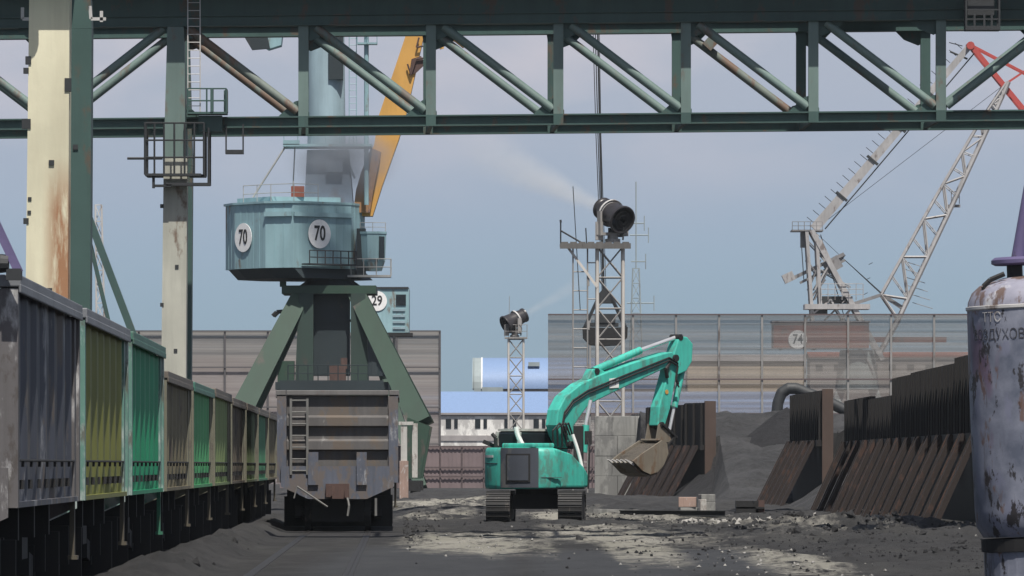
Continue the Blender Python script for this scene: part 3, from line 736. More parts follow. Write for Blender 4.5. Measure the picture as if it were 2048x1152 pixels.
mb = MB(); mb.box((2.2, -.7, 12.15), (2.4, 1.3, .12)); mb.rails([(1.2,-1.3,12.2), (1.9,-1.3,12.2), (2.6,-1.3,12.2), (3.4,-1.3,12.2), (3.4,-.2,12.2)], .9, .03); mb.build('cab_gallery', 'grey_metal', t70)
mb = MB(); mb.rails([(q.x-.7,-.8,14.62), (q.x,-1.1,14.62), (q.x+.7,-.8,14.62)], .5, .02); mb.build('cab_railing', 'grey_metal', cab)
# mast
mb = MB(); x0 = L7(652, 0).x
mb.lathe([(1.06, 19.36), (.98, 27.5), (.5, 28.6)], 20, Matrix.Translation((x0, .9, 0))); mast = mb.build('mast', 'teal_pale', t70, smooth=True)
mb = MB(); mb.bar((x0+.15, .9, zr+.1), (x0+.1, .9, 19.2), 2.7, 2.3, (0,1,0), 2.3, 2.1); mb.box((x0+.5, -.3, 18.3), (.9, .5, .7)); mb.bar((x0+1.0, -.3, 19.1), (x0+1.6, -.3, 17.6), .12, .12); mb.build('mast_base', 'mast_slate', mast)
mb = MB(); mb.box((x0+.55, .2, 24.3), (.8, .9, 2.4)); mb.build('mast_locker', 'portal_dark', mast)
mb = MB(); z = L7(0, 292).z
mb.box((x0+.1, .5, z), (4.9, 2.9, .14)); mb.box((x0-1.9, -.7, z+.15), (.9, .5, .25)); mb.rails([(x0-2.3+.77*i, -.9, z+.07) for i in range(7)], .9, .025); mb.build('mast_platform', 'teal', mast)
mb = MB()
mb.tube(L7(574, 288), L7(506, 395), .06, 6); mb.tube(L7(590, 290), L7(585, 395), .04, 6)
mb.build('back_stay', 'grey_metal', t70)
mb = MB(); xx = L7(733, 0).x
mb.tube((xx, -.2, L7(0, 410).z), (xx, -.2, 27.5), .13, 8); mb.box((xx+.05, -.2, L7(0, 88).z), (1.1, .8, .1)); mb.rails([(xx-.5,-.6,L7(0,88).z), (xx+.05,-.6,L7(0,88).z), (xx+.6,-.6,L7(0,88).z)], .9, .025)
for k in range(22): mb.tube((xx-.95, -.3, 19.6+k*.36), (xx-.55, -.3, 19.6+k*.36), .02, 5)
for s in (-.95, -.55): mb.tube((xx+s, -.3, 19.3), (xx+s, -.3, 27.6), .025, 5)
mb.build('mast_ladder', 'teal', mast)
# jib: box girder, foot near the house, head far above the picture
def jib_pt(px, py, dy): q = P(px, py, Yc+dy); return V((q.x-cx, dy, q.z))
dpj = lambda py: 1.0+(430-py)*.012
outl = [(722,432), (745,432), (764,372), (797,280), (812,230), (850,60), (930,-290), (905,-295), (815,60), (758,230), (748,290), (716,372)]
mb = MB(); mb.prism([jib_pt(x, y, 1.0) for x, y in outl], (0, 1.3, 0)); jib = mb.build('jib', 'yellow', t70)
mb = MB()
mb.prism([jib_pt(x, y, .9) for x, y in ((823,118), (842,112), (851,128), (832,146), (818,150))], (0, .1, 0))
mb.path([jib_pt(x, y, .8) for x, y in ((815,128), (822,150), (832,118), (850,116))], .05, 6)
mb.path([jib_pt(x, y, .8) for x, y in ((838,75), (833,95), (846,92))], .05, 6)
mb.build('jib_bracket', 'coupler', jib)
mb = MB(); mb.path([jib_pt(x, y, .9) for x, y in ((860,90), (872,78), (885,72), (912,78), (930,92))], .17, 8); mb.tube(jib_pt(880, 82, .9), jib_pt(884, 98, .9), .12, 8); mb.build('jib_roller_arm', 'yellow', jib)
mb = MB(); mb.prism([jib_pt(x, y, .55) for x, y in ((706,425), (740,425), (748,372), (762,304), (742,296), (722,345), (712,380))], (0, .42, 0)); mb.build('jib_foot_shade', 'jib_brown', t70)  # plate added over the jib foot, its shade put into the colour
# counterweight rocker
mb = MB(); mb.prism([jib_pt(x, y, -.6) for x, y in ((484,66), (534,68), (540,97), (504,100))], (0, .3, 0)); cwt = mb.build('rocker_counterweight', 'portal_dark', t70)
mb = MB(); mb.prism([jib_pt(x, y, -.25) for x, y in ((490,56), (566,56), (562,90), (536,98), (500,78))], (0, 1.6, 0)); mb.build('counterweight_casing', 'teal', cwt)
mb = MB(); mb.bar(jib_pt(520, 62, .6), jib_pt(660, -60, .9), .5, .7); mb.build('rocker_arm', 'teal', t70)

# ------------------------------------------------------------------ crane twenty nine
Yd = 455; Kd = F/Yd; dx0 = (752-1024)/Kd
t29 = thing('portal_crane', (dx0, Yd, 0), 'small teal machine house of crane number 29 behind the larger crane', 'harbour crane')
def L9(px, py, dy=0):
    q = P(px, py, Yd+dy); return V((q.x-dx0, dy, q.z))
a, b = L9(700, 665), L9(818, 578)
mb = MB(); mb.box(((a.x+b.x)/2, 2, (a.z+b.z)/2), (b.x-a.x, 4, b.z-a.z)); h29 = mb.build('machine_house', 'teal', t29)
mb = MB(); mb.box(((a.x+b.x)/2-.1, 2, b.z+.08), (b.x-a.x+.1, 4.2, .14)); mb.build('house_roof', 'dark_metal', h29)
q = L9(802, 600); mb = MB(); mb.box((q.x, -.03, q.z), (.72, .08, .8)); mb.build('window', 'glass', h29)
mb = MB()
for k in range(4): q = L9(798, 620+k*12); mb.box((q.x, -.04, q.z), (.9, .1, .16))
mb.build('louvre', 'white_teal' if 0 else 'teal_pale', h29)
mb = MB(); mb.box(((a.x+b.x)/2+1.2, 1.5, a.z-.15), (2.4, 3, .26)); mb.build('house_base', 'black', t29)
q = L9(754, 602); disc(t29, (q.x, -.04, q.z), (0,-1,0), .73, '29', 1.0, .8)
mb = MB(); mb.lathe([(1.0, 8.2), (.9, a.z-.02)], 16, Matrix.Translation((-.3, 2, 0))); mb.build('slewing_column', 'portal_dark', t29)
for sx in (-1, 1):
    for y in (-1.5, 5.5): mb = MB(); mb.bar((-.3+sx*.8, 2, 8.3), (-.3+sx*3.6, y, 0), .7, .6, (0,1,0), .9, .8); mb.build('portal_leg', 'portal', t29)
mb = MB(); q = L9(788, 672); mb.tube((q.x, -.1, q.z), (q.x, -.1, 0), .09, 6); mb.build('cable_post', 'dark_metal', t29)

M['lattice_grey'] = paint('greyed_lattice_paint', (.40,.39,.39), .35, (.16,.13,.12), .5, .6, .6, 97)
M['lattice_dark'] = paint('dark_lattice_paint', (.22,.215,.22), .3, (.1,.085,.08), .5, .6, .6, 98)
# ------------------------------------------------------------------ pale lattice crane behind the right fence
Ye = 620; ex = (1690-1024)*Ye/F
t74 = thing('portal_crane', (ex, Ye, 0), 'pale lattice crane with red house and red jib beyond the right wind fence', 'harbour crane')
def LE(px, py, dy=0):
    q = P(px, py, Ye); return V((q.x-ex, dy, q.z))
a, b = LE(1545, 697), LE(1735, 646)
mb = MB(); mb.box(((a.x+b.x)/2, 0, (a.z+b.z)/2), (b.x-a.x, 5, b.z-a.z)); 
h74 = mb.build('machine_house', 'rust_red', t74)
mb = MB(); mb.box(((a.x+b.x)/2, 0, b.z+.09), (b.x-a.x+.3, 5.3, .16)); mb.build('house_roof', 'lattice_grey', h74)
q = LE(1593, 680); disc(t74, (q.x, -2.56, q.z), (0,-1,0), .92, '74', 1.3, .8)
mb = MB(); a, b = LE(1735, 684), LE(1890, 675); mb.box(((a.x+b.x)/2+.1, 0, (a.z+b.z)/2), (b.x-a.x, 1.5, .5)); mb.build('gallery_beam', 'rust_red', t74)
mb = MB(); mb.lathe([(2.2, 9.2), (1.7, 13.1)], 16, Matrix.Translation((1.2,0,0))); mb.build('slewing_column', 'hall_grey', t74)
for sx in (-1, 1):
    for y in (-4.5, 4.5): mb = MB(); mb.bar((1.2+sx*1.5, 0, 9.4), (1.2+sx*5, y, 0), .9, .8, (0,1,0)); mb.build('portal_leg', 'hall_grey', t74)
def fr(name, segs, r, mat, dys=(-1.6, 1.6), par=None):
    mb = MB()
    for (p, q_) in segs:
        for dy in dys: mb.bar(LE(*p, dy), LE(*q_, dy), r*2, r*2)
    return mb.build(name, mat, par or t74)
fr('frame_leg', [((1612,462), (1628,700)), ((1632,470), (1640,620))], .16, 'lattice_grey')
fr('frame_leg', [((1622,462), (1764,720))], .24, 'lattice_grey')
fr('frame_brace', [((1640,480), (1668,540)), ((1628,580), (1660,525)), ((1610,640), (1660,600)), ((1700,620), (1640,690)), ((1560,700), (1620,630)), ((1660,600), (1745,740))], .08, 'lattice_grey')
mb = MB(); a, b = LE(1608, 614), LE(1738, 614); mb.box(((a.x+b.x)/2, 0, a.z), (b.x-a.x, 4, .5)); 
mb.rails([LE(1640+14*i, 601, -2) for i in range(7)], 1.6, .04, 2); mb.build('machinery_deck', 'lattice_grey', t74)
mb = MB(); q = LE(1672, 600); mb.box((q.x, 0, q.z), (3.2, 1.6, .7)); q = LE(1640, 622); mb.box((q.x, 0, q.z), (1.4, 1.8, .7)); mb.build('winch', 'dark_metal', t74)
mb = MB(); a, b = LE(1582, 462), LE(1645, 462); mb.box(((a.x+b.x)/2, 0, a.z), (b.x-a.x, 3.6, .14)); mb.rails([LE(1583+12*i, 461, -1.8) for i in range(6)], .8, .035)
q = LE(1606, 480); mb.box((q.x, 0, q.z), (.5, 1.4, 1.5)); mb.build('head_platform', 'lattice_dark', t74)
mb = MB(); mb.bar(LE(1688, 508), LE(1572, 563), .7, .35); mb.bar(LE(1690, 520), LE(1600, 566), .5, .25); lev = mb.build('rocker_arm', 'lattice_dark', t74)
mb = MB(); q = LE(1577, 555); mb.box(q, (1.1, 1.4, .9), Matrix.Rotation(rad(-25), 3, 'Y')); mb.build('counterweight', 'lattice_grey', lev)
mb = MB(); q = LE(1665, 530); mb.box(q, (1.6, 2.2, 1.3), Matrix.Rotation(rad(-30), 3, 'Y')); mb.tube(LE(1678, 522), LE(1688, 508), .2, 8); mb.build('rocker_pivot', 'lattice_dark', t74)
fr('stay_cable', [((1684,515), (1764,588)), ((1690,520), (1770,592))], .03, 'dark_metal', (0,))
fr('luffing_rod', [((1700,610), (1762,590)), ((1762,588), (1808,618))], .16, 'lattice_dark', (-.6, .6))
# white box strut up to the apex
mb = MB(); mb.bar(LE(1628, 458), LE(1936, 96), .95, .7, (0,1,0), .6, .5); strut = mb.build('top_strut', 'lattice_grey', t74)
mb = MB(); d = (LE(1936, 96)-LE(1628, 458)).normalized(); nrm = V((-d.z, 0, d.x))
for k in range(26):
    p = LE(1628, 458)+(LE(1936, 96)-LE(1628, 458))*(k+.5)/26+nrm*.4; mb.tube(p, p+nrm*.9, .035, 5)
for f in (.18, .38, .56, .75):
    p = LE(1628, 458)+(LE(1936, 96)-LE(1628, 458))*f; mb.box(p, (1.4, .9, .22), Matrix.Rotation(-math.atan2(nrm.z, nrm.x), 3, 'Y'))
mb.tube(LE(1650, 458), LE(1950, 105), .07, 6); mb.build('strut_fitting', 'dark_metal', strut)
# lattice jib
mb = MB(); ca = [LE(1762,590), LE(1868,400), LE(1962,240), LE(2012,165)]; cb = [LE(1796,640), LE(1895,430), LE(1985,235), LE(2016,165)]
cb0 = [LE(1748,705)]
def interp(L_, f):
    f *= len(L_)-1; i = min(int(f), len(L_)-2); return L_[i]+(L_[i+1]-L_[i])*(f-i)
N = 15
for dy in (-1.1, 1.1):
    o_ = V((0, dy, 0))
    for k in range(N):
        f, g_ = k/N, (k+1)/N
        mb.tube(interp(ca, f)+o_, interp(ca, g_)+o_, .14, 6); mb.tube(interp(cb, f)+o_, interp(cb, g_)+o_, .22, 6)
        (mb.tube(interp(ca, f)+o_, interp(cb, g_)+o_, .1, 5) if k % 2 == 0 else mb.tube(interp(cb, f)+o_, interp(ca, g_)+o_, .1, 5)); mb.tube(interp(ca, f)+o_, interp(cb, f)+o_, .06, 5)
    mb.tube(cb[0]+o_, LE(1752, 720)+o_, .25, 6); mb.tube(cb[0]+o_, ca[0]+o_, .12, 6)
for k in range(N+1):
    for L_ in (ca, cb):
        p = interp(L_, k/N); mb.tube(p+V((0,-1.1,0)), p+V((0,1.1,0)), .07, 5)
lj = mb.build('lattice_jib', 'lattice_grey', t74)
mb = MB()
for k in range(6):
    p = LE(1800+5*k, 545+17*k-25); mb.tube(p, p+V((2.0, 0, -.6)), .035, 5)
mb.build('jib_ladder', 'lattice_dark', lj); mb = MB()
q = LE(1908, 412); mb.box(q, (1.2, 1, .25)); mb.rails([LE(1902,408,-.5), LE(1918,408,-.5)], 1.2, .04); mb.build('jib_landing', 'lattice_dark', lj)
mb = MB()
for dy in (-.6, .6):
    mb.bar(LE(1940,90,dy), LE(2120,310,dy), .42, .5); mb.bar(LE(1940,90,dy), LE(2160,205,dy), .22, .22)
    mb.bar(LE(2008,170,dy), LE(2060,135,dy), .18, .2)
mb.bar(LE(2100,290), LE(2150,200), .2, .2)
mb.tube(LE(1940,92,-.9), LE(1940,92,.9), .4, 10); mb.build('red_jib', 'red', t74)
mb = MB(); mb.tube(LE(1900,103), LE(1935,118), .1, 6); mb.tube(LE(1935,100), LE(1895,150), .12, 6); mb.tube(LE(1925,92), LE(1898,85), .05, 5); mb.build('apex_arm', 'dark_metal', t74)

for a_, b_ in (((1612,520),(1640,560)), ((1640,520),(1616,580)), ((1618,600),(1650,560)), ((1655,540),(1628,600)), ((1690,600),(1650,640)), ((1640,540),(1700,575)), ((1612,480),(1650,520))):
    for dy in (-1.5, 1.5): mb = MB(); mb.tube(LE(*a_, dy), LE(*b_, dy), .07, 5); mb.build('frame_brace', 'lattice_dark', t74)
mb = MB()
for k in range(5): mb.tube(LE(1716+5*k, 650-30*k, -1.2), LE(1724+5*k, 646-30*k, -1.2), .04, 4)
mb.tube(LE(1706,700,-1.2), LE(1640,470,-1.2), .045, 5); mb.tube(LE(1600,470,-1.7), LE(1606,560,-1.7), .05, 5); mb.tube(LE(1628,462), LE(1762,588), .03, 4); mb.tube(LE(1634,456), LE(2010,168), .03, 4)
mb.build('rigging', 'dark_metal', t74)
# faint pylon far away
mb = MB(); lattice(mb, (0,0,0), (0,0,30), 3.0, .9, 14, .09, .06)
mb.tube((0,0,30), (0,0,42.5), .09, 6)
for z, w_ in ((36.5,1.2), (34.8,1.8), (25,2.6), (31,1.4)): mb.tube((-w_*.5,0,z), (w_,0,z), .09, 6); mb.tube((w_,0,z-1.1), (w_,0,z+1.1), .07, 5)
o = mb.build('lattice_mast', 'hall_grey'); o.location = ((1272-1024)*900/F, 900, 0); tag(o, 'faint distant lattice pylon just right of the large water cannon', 'lattice mast')

# ------------------------------------------------------------------ water cannon towers
def tower(px, Y, ytop, wid, label, big):
    K = F/Y; x0 = (px-1024)/K; zt = HC+(HOR-ytop)/K
    t = thing('cannon_tower', (x0, Y, 0), label, 'steel tower', 0, 'lattice towers carrying water cannons')
    w_ = wid/2
    for sx in (-1, 1):
        for sy in (-1, 1):
            mb = MB(); mb.tube((sx*w_, sy*w_, 0), (sx*w_, sy*w_, zt-.1), .1 if big else .085, 10); mb.build('tower_leg', 'tower_pale' if sx*sy != 0 else '', t, smooth=True)
    n_ = 8; dz = (zt-.2)/n_
    mb = MB()
    for k in range(n_):
        z0, z1 = k*dz+.1, (k+1)*dz+.1
        for s in (-1, 1):
            mb.tube((-w_, s*w_, z0), (w_, s*w_, z1), .042, 5); mb.tube((w_, s*w_, z0), (-w_, s*w_, z1), .042, 5)
            mb.tube((s*w_, -w_, z0), (s*w_, w_, z1), .035, 5)
            mb.tube((-w_, s*w_, z1), (w_, s*w_, z1), .04, 5); mb.tube((s*w_, -w_, z1), (s*w_, w_, z1), .04, 5)
    mb.build('bracing', 'tower_grey', t)
    if big:
        mb = MB(); mb.box((-.82, 0, zt), (3.9, 2.2, .12)); mb.box((-.82, -1.08, zt-.14), (3.9, .08, .2))
        for k in range(8): mb.box((-2.5+k*.48, 0, zt+.1), (.36, 2.2, .08))
        mb.build('platform', 'plat_dark', t)
        mb = MB(); mb.rails([(-2.72,-1.05,zt+.06), (-2.72,.2,zt+.06), (-2.72,1.05,zt+.06)], 1.2, .035); mb.tube((-2.72,-1.05,zt+1.2), (-2.74,-1.05,zt+1.35), .06, 6)
        mb.tube((-2.72,-1.05,zt+.75), (-1.6,-1.05,zt+.1), .05, 6); mb.tube((-1.3,-1.0,zt), (-1.35,-1.0,zt+.9), .035, 6); mb.build('railing', 'dark_metal', t)
        mb = MB(); mb.bar((-2.3,-.75,zt-.2), (-w_,-.75,zt-2.35), .14, .14); mb.build('bracket', 'tower_pale', t)
        mb = MB()
        for x in (-2.05, -1.25): mb.tube((x, -.7, .0), (x, -.7, zt-.1), .045, 6)
        for k in range(12): mb.tube((-2.05,-.7,.8+k*1.05), (-1.25,-.7,.8+k*1.05), .035, 5)
        for k in range(5): mb.box((-1.2,-.7,2.2+k*2.4), (.12,.1,.5))
        for k in (0, 1): mb.tube((-1.25,-.7,zt-1-2*k), (-w_,-.7,zt-1-2*k), .035, 5)
        mb.build('ladder', 'tower_grey', t)
        mb = MB(); mb.tube((-1.65,-.8,zt-3.6), (-2.05,-.8,zt+3.2), .025, 5); mb.build('whip_aerial', 'dark_metal', t)
    else:
        mb = MB(); mb.box((0, 0, zt), (1.75, 1.6, .12)); mb.build('platform', 'tower_grey', t)
        mb = MB(); mb.rails([(-.85,.75,zt), (-.85,-.78,zt), (.0,-.78,zt), (.85,-.78,zt), (.85,.75,zt)], 1.0, .025); mb.tube((-.55,-.5,zt), (-.5,-.5,zt+3.2), .02, 5); mb.build('railing', 'tower_grey', t)
    return x0, zt
M['tower_pale'] = paint('pale_tower_paint', (.6,.57,.53), .15, (.2,.14,.1), .4, .55, .8, 60)
M['tower_grey'] = paint('grey_tower_paint', (.3,.29,.28), .3, (.1,.085,.08), .5, .6, .8, 61)
M['plat_dark'] = paint('dark_platform_steel', (.13,.125,.12), .3, (.06,.055,.05), .5, .7, .8, 62)
M['cannon'] = paint('dark_cannon_drum', (.04,.037,.04), .1, (.08,.06,.06), .3, .35, 1, 63, bump=.05)
def cannon(loc, d, L_, r, label, sc_=1):
    t = thing('water_cannon', loc, label, 'water cannon', 0, 'dust suppression water cannons')
    d = V(d).normalized()
    q = d.to_track_quat('Z', 'Y').to_matrix().to_4x4()
    ax = V((0, 0, 1.55*sc_)); m = Matrix.Translation(ax) @ q
    h = L_/2
    mb = MB(); mb.lathe([(r*.86,-h+.02), (r*.94,-h), (r,-h+.03), (r,-h+.12), (r*.93,-h+.2), (r*.86,-h*.3), (r*.8,h*.3), (r*.72,h*.8), (r*.78,h*.86), (r*.78,h), (r*.68,h), (r*.66,h*.8), (r*.74,-h*.3), (r*.86,-h+.02)], 28, m, False); drum = mb.build('barrel', 'cannon', t, smooth=True)
    mb = MB()
    mb.lathe([(r*.22,-h*.5), (r*.22,-h*.1)], 12, m)
    for k in range(7):
        a = 2*math.pi*k/7; v = m @ V((r*.5*math.cos(a), r*.5*math.sin(a), -h*.35)); mb.box(v, (r*.75, .03, .22), q.to_3x3() @ Matrix.Rotation(a, 3, 'Z') @ Matrix.Rotation(.6, 3, 'X'))
    for rr in (.35, .6, .85): 
        pts = [m @ V((r*rr*math.cos(2*math.pi*k/20), r*rr*math.sin(2*math.pi*k/20), -h+.02)) for k in range(21)]; mb.path(pts, .012, 4)
    mb.build('fan', 'black', drum)
    mb = MB(); mb.lathe([(r*.98,h*.1), (r*.98,h*.22), (r*.83,h*.24), (r*.83,h*.08)], 28, m, False); mb.build('band', 'pale_metal', drum)
    side = d.cross(V((0,0,1))).normalized()
    mb = MB(); mb.lathe([(.42*sc_,0), (.42*sc_,.18*sc_), (.3*sc_,.2*sc_), (.28*sc_,.5*sc_)], 16)
    for s in (-1, 1): mb.bar(side*s*(r+.06)+V((0,0,.35*sc_)), side*s*(r+.06)+V((0,0,1.7*sc_)), .12, .35*sc_, d)
    mb.bar(side*(r+.1)+V((0,0,.45*sc_)), side*-(r+.1)+V((0,0,.45*sc_)), .4*sc_, .16); mb.build('yoke', 'tower_grey', t)
    mb = MB(); mb.box((-.75*sc_, -.1, .62*sc_), (.42*sc_, .6*sc_, 1.0*sc_)); mb.box((-.75*sc_, -.42*sc_, .7*sc_), (.3*sc_, .05, .6*sc_)); mb.build('control_box', 'tower_grey', t)
    mb = MB(); mb.box((.15, .25, .55*sc_), (.8*sc_, .5, .5*sc_)); mb.path([V((.55*sc_, -.5, .1)), V((.62*sc_, -.5, .8*sc_)), V((.5*sc_, -.2, 1.1*sc_))], .05, 6); mb.build('pump', 'dark_metal', t)
    return loc+ax+d*h, d
YT = 345; xT, zT = tower(1220, YT, 490, 1.42, 'tall pale lattice tower with wide platform behind the excavator boom', True)
tip1, dir1 = cannon(V((xT+.15, YT, zT+.15)), (-.50,.80,.33), 2.2, .80, 'large dark water cannon spraying mist from the tall tower', 1.0)
YS = 480; xS, zS = tower(1032, YS, 676, 1.15, 'shorter slim lattice tower in front of the white building', False)
tip2, dir2 = cannon(V((xS-.1, YS, zS+.07)), (.80,.42,.42), 1.9, .72, 'smaller dark water cannon on the slim tower spraying to the right', .85)

# grab on ropes behind the tower
Yg = 353; gx_ = (1210-1024)*Yg/F
tg = thing('clamshell_grab', P(1210, 692, Yg), 'dark clamshell grab hanging on ropes behind the tall lattice tower', 'crane grab')
o0 = P(1210, 692, Yg)
def LG(px, py, dy=0): q = P(px, py, Yg); return V((q.x-o0.x, dy, q.z-o0.z))
for s in (-1, 1):
    mb = MB()
    poly = [(0, 0, .0), (s*.85, 0, .05), (s*1.24, 0, .45), (s*1.27, 0, 1.05), (0, 0, 1.0)]
    mb.prism([(x, -1.0, z) for x, _, z in poly], (0, 2.0, 0)); mb.build('jaw', 'black', tg)
mb = MB(); mb.box((0, 0, 1.55), (1.15, 1.3, .5)); mb.box((-.05, 0, 1.2), (1.6, 1.2, .2))
for s in (-1, 1):
    for y in (-.8, .8): mb.bar((s*1.15, y, 1.05), (s*.3, y*.4, 2.9), .14, .14)
mb.build('arm_frame', 'dark_metal', tg)
mb = MB(); mb.prism([(-.45,-.4,2.4), (.45,-.4,2.4), (.3,-.4,3.1), (-.1,-.4,3.25), (-.4,-.4,2.9)], (0, .8, 0)); mb.build('head_block', 'dark_metal', tg)
mb = MB()
for (x0_, x1_, x2_, r) in ((1206,1196,1186,.03), (1208,1200,1192,.055), (1204,1192,1181,.025), (1212,1202,1196,.02)): mb.tube(LG(x0_, 580), LG(x1_, 270), r, 5); mb.tube(LG(x1_, 270), LG(x2_, -120), r, 5)
mb.build('rope', 'dark_metal', tg)

# ------------------------------------------------------------------ wind fences
def mesh_mat(name, bands, alpha):
    m, n, b = nt(name)
    tcn = n.nodes.new('ShaderNodeTexCoord'); s3 = n.nodes.new('ShaderNodeSeparateXYZ'); n.links.new(tcn.outputs['Object'], s3.inputs[0])
    mrn = n.nodes.new('ShaderNodeMapRange'); n.links.new(s3.outputs[2], mrn.inputs[0]); mrn.inputs[2].default_value = 14.5
    base = ramp(n, mrn.outputs[0], bands)
    n.nodes[-1].color_ramp.interpolation = 'LINEAR'
    st = tex(n, 1, 4, .8, (.02,.02,2.2)); f = ramp(n, st, [(.4, 0), (.62, 1)])
    base = mix(n, f, base, mix(n, .5, base, (.42,.40,.38)))
    n.links.new(base, b.inputs['Base Color']); b.inputs['Roughness'].default_value = .8
    tr = n.nodes.new('ShaderNodeBsdfTransparent'); mx = n.nodes.new('ShaderNodeMixShader')
    st2 = tex(n, 1, 2, .6, (.01,.01,3.0), (0,0,5)); al = ramp(n, st2, [(.35, alpha-.1), (.65, alpha+.12)])
    n.links.new(al, mx.inputs[0]); n.links.new(tr.outputs[0], mx.inputs[1]); n.links.new(b.outputs[0], mx.inputs[2])
    o = [x for x in n.nodes if x.type == 'OUTPUT_MATERIAL'][0]; n.links.new(mx.outputs[0], o.inputs[0])
    return m
M['net'] = mesh_mat('perforated_screen', [(0, (.11,.075,.075)), (1, (.1,.115,.125)), (.3, (.12,.095,.1)), (.65, (.16,.145,.135)), (.78, (.11,.12,.13))], .5)
M['net_left'] = mesh_mat('ribbed_screen', [(0, (.2,.17,.18)), (1, (.2,.19,.18)), (.4, (.22,.19,.19)), (.75, (.25,.22,.21)), (.8, (.17,.16,.155))], .8)
def fence(Y, px0, px1, ytop, sp, label, mat, dark, first):
    K = F/Y; x0, x1 = (px0-1024)/K, (px1-1024)/K; zt = HC+(HOR-ytop)/K
    t = thing('wind_fence', (x0, Y, 0), label, 'wind fence', 0, 'tall dust screens round the yard')
    mb = MB(); n_ = int((x1-x0)/.0001) and max(1, round((px1-px0)/sp))
    mb.box(((x1-x0)/2, 0, zt/2), (x1-x0, .06, zt)); mb.build('screen', mat, t)
    px = first
    while px <= px1+1:
        x = (px-px0)/K; mb = MB()
        mb.box((x, -.16, zt/2), (.16, .2, zt)); mb.build('post', 'post_dark' if dark else 'post_grey', t)
        mb = None; px += sp
    mb = MB()
    for z in ([zt-.05, zt*.76, zt*.5, zt*.26] if dark else [zt-.05, zt*.62, zt*.42, zt*.25]): mb.box(((x1-x0)/2, -.3, z), (x1-x0, .08, .12))
    mb.build('rail', 'post_dark' if dark else 'brown_rail', t)
    return t
M['post_dark'] = plain('dark_fence_post', (.09,.085,.09), .7)
fence(505, 1096, 2130, 628, 86, 'see-through striped dust screen with many posts behind the coal pile', 'net', False, 1180)
fence(560, 200, 880, 661, 86, 'taller looking ribbed dust screen behind the number 70 crane', 'net_left', True, 278)

# ------------------------------------------------------------------ buildings
Yb = 640; Kb = F/Yb; bx0, bx1 = (760-1024)/Kb, (1640-1024)/Kb
tb = thing('office_building', ((bx0+bx1)/2, Yb, 0), 'long white two storey building with blue roof behind the small tower', 'building')
Lb = bx1-bx0; zE = HC+(HOR-826)/Kb; zR = HC+(HOR-782)/Kb
mb = MB(); mb.box((0, 5, (zE-.32)/2), (Lb, 10, zE-.32)); mb.build('wall', 'wall_white', tb)
mb = MB(); mb.box((0, 5, zE-.16), (Lb+.02, 10.02, .31)); mb.box((0, -.05, 4.45), (Lb, .1, .55)); mb.build('band', 'wall_grey', tb)
mb = MB(); mb.prism([(-Lb/2-.3, -.2, zE), (-Lb/2-.3, 5, zR), (-Lb/2-.3, 10.2, zE), (-Lb/2-.3, 5, zE-.02)], (Lb+.6, 0, 0))
rf = mb.build('roof', 'roof_blue', tb)
mb = MB(); mb.box((0, -.2, zE-.08), (Lb+.6, .1, .2)); mb.build('gutter', 'wall_grey', rf)
px = 780
while px < 1110:
    for d_, wd in ((0, .55), (15, .36)):
        x = (px+d_-1024)/Kb-(bx0+bx1)/2; z = HC+(HOR-847)/Kb
        mb = MB(); mb.box((x, -.03, z), (wd, .08, .95)); mb.build('window', 'glass', tb)
    px += 58.5
# arched hall farther off
Yh = 770; Kh = F/Yh; hx0, hx1 = (948-1024)/Kh, (1330-1024)/Kh
th = thing('storage_hall', (hx0, Yh, 0), 'blue arched roof hall with curved grey end beyond the white building', 'building')
zr_, ze_ = HC+(HOR-714)/Kh, HC+(HOR-776)/Kh
arc = [(0, ze_-.1)] + [(6-6.0*math.cos(a), ze_+(zr_-ze_)*math.sin(a)) for a in [math.pi*k/16 for k in range(17)]] + [(12, ze_-.1)]
mb = MB(); mb.prism([(1.0, y, z) for y, z in arc], (hx1-hx0, 0, 0)); mb.build('roof', 'roof_blue', th, smooth=True)
mb = MB(); mb.prism([(0.0, y, z) for y, z in [(0, 0)]+arc+[(12, 0)]], (.9, 0, 0)); mb.prism([(-.2, y, z) for y, z in arc], (.15, 0, 0)); mb.build('end_gable', 'hall_grey', th)
mb = MB(); mb.path([V((.95, y-.02, z)) for y, z in arc], .1, 6); mb.build('roof_rim', 'white', th)
mb = MB(); mb.box(((hx1-hx0)/2+1, 6.2, (ze_-.12)/2), (hx1-hx0-.2, 11.4, ze_-.12)); mb.build('wall', 'wall_grey', th)
mb = MB(); q0 = (1068-1024)/Kh-hx0; mb.box((q0, 1.4, HC+(HOR-728)/Kh), (1.4, .5, .5)); mb.build('roof_vent', 'hall_grey', th); mb = MB(); q0 = (985-1024)/Kh-hx0; mb.box((q0, -.1, ze_-.2), (2.6, .3, .6)); mb.build('roof_vent', 'hall_grey', th)
# blocks seen through the screen
def block(name, Y, px0, px1, y0, y1, mat, roof, label, dep=8):
    K = F/Y; x0, x1 = (px0-1024)/K, (px1-1024)/K; z0, z1 = max(0, HC+(HOR-y1)/K), HC+(HOR-y0)/K
    t = thing(name, ((x0+x1)/2, Y, 0), label, 'building')
    W_ = x1-x0
    mb = MB(); mb.box((0, dep/2, z1/2), (W_, dep, z1)); mb.build('wall', mat, t)
    mb = MB(); mb.prism([(-W_/2-.2,-.3,z1+.003), (-W_/2-.2,dep/2,z1+.8), (-W_/2-.2,dep+.3,z1+.003)], (W_+.4, 0, 0)); mb.build('roof', roof, t)
    mb = MB(); 
    for k in range(int(W_/2.4) if mat != 'beige' else 0): mb.box((-W_/2+1.2+k*2.4, -.03, z1-1.3), (.9, .08, .8))
    if mb.v: mb.build('window', 'glass', t)
block('warehouse', 700, 1375, 1610, 722, 780, 'beige', 'wall_grey', 'beige warehouse seen through the right dust screen')
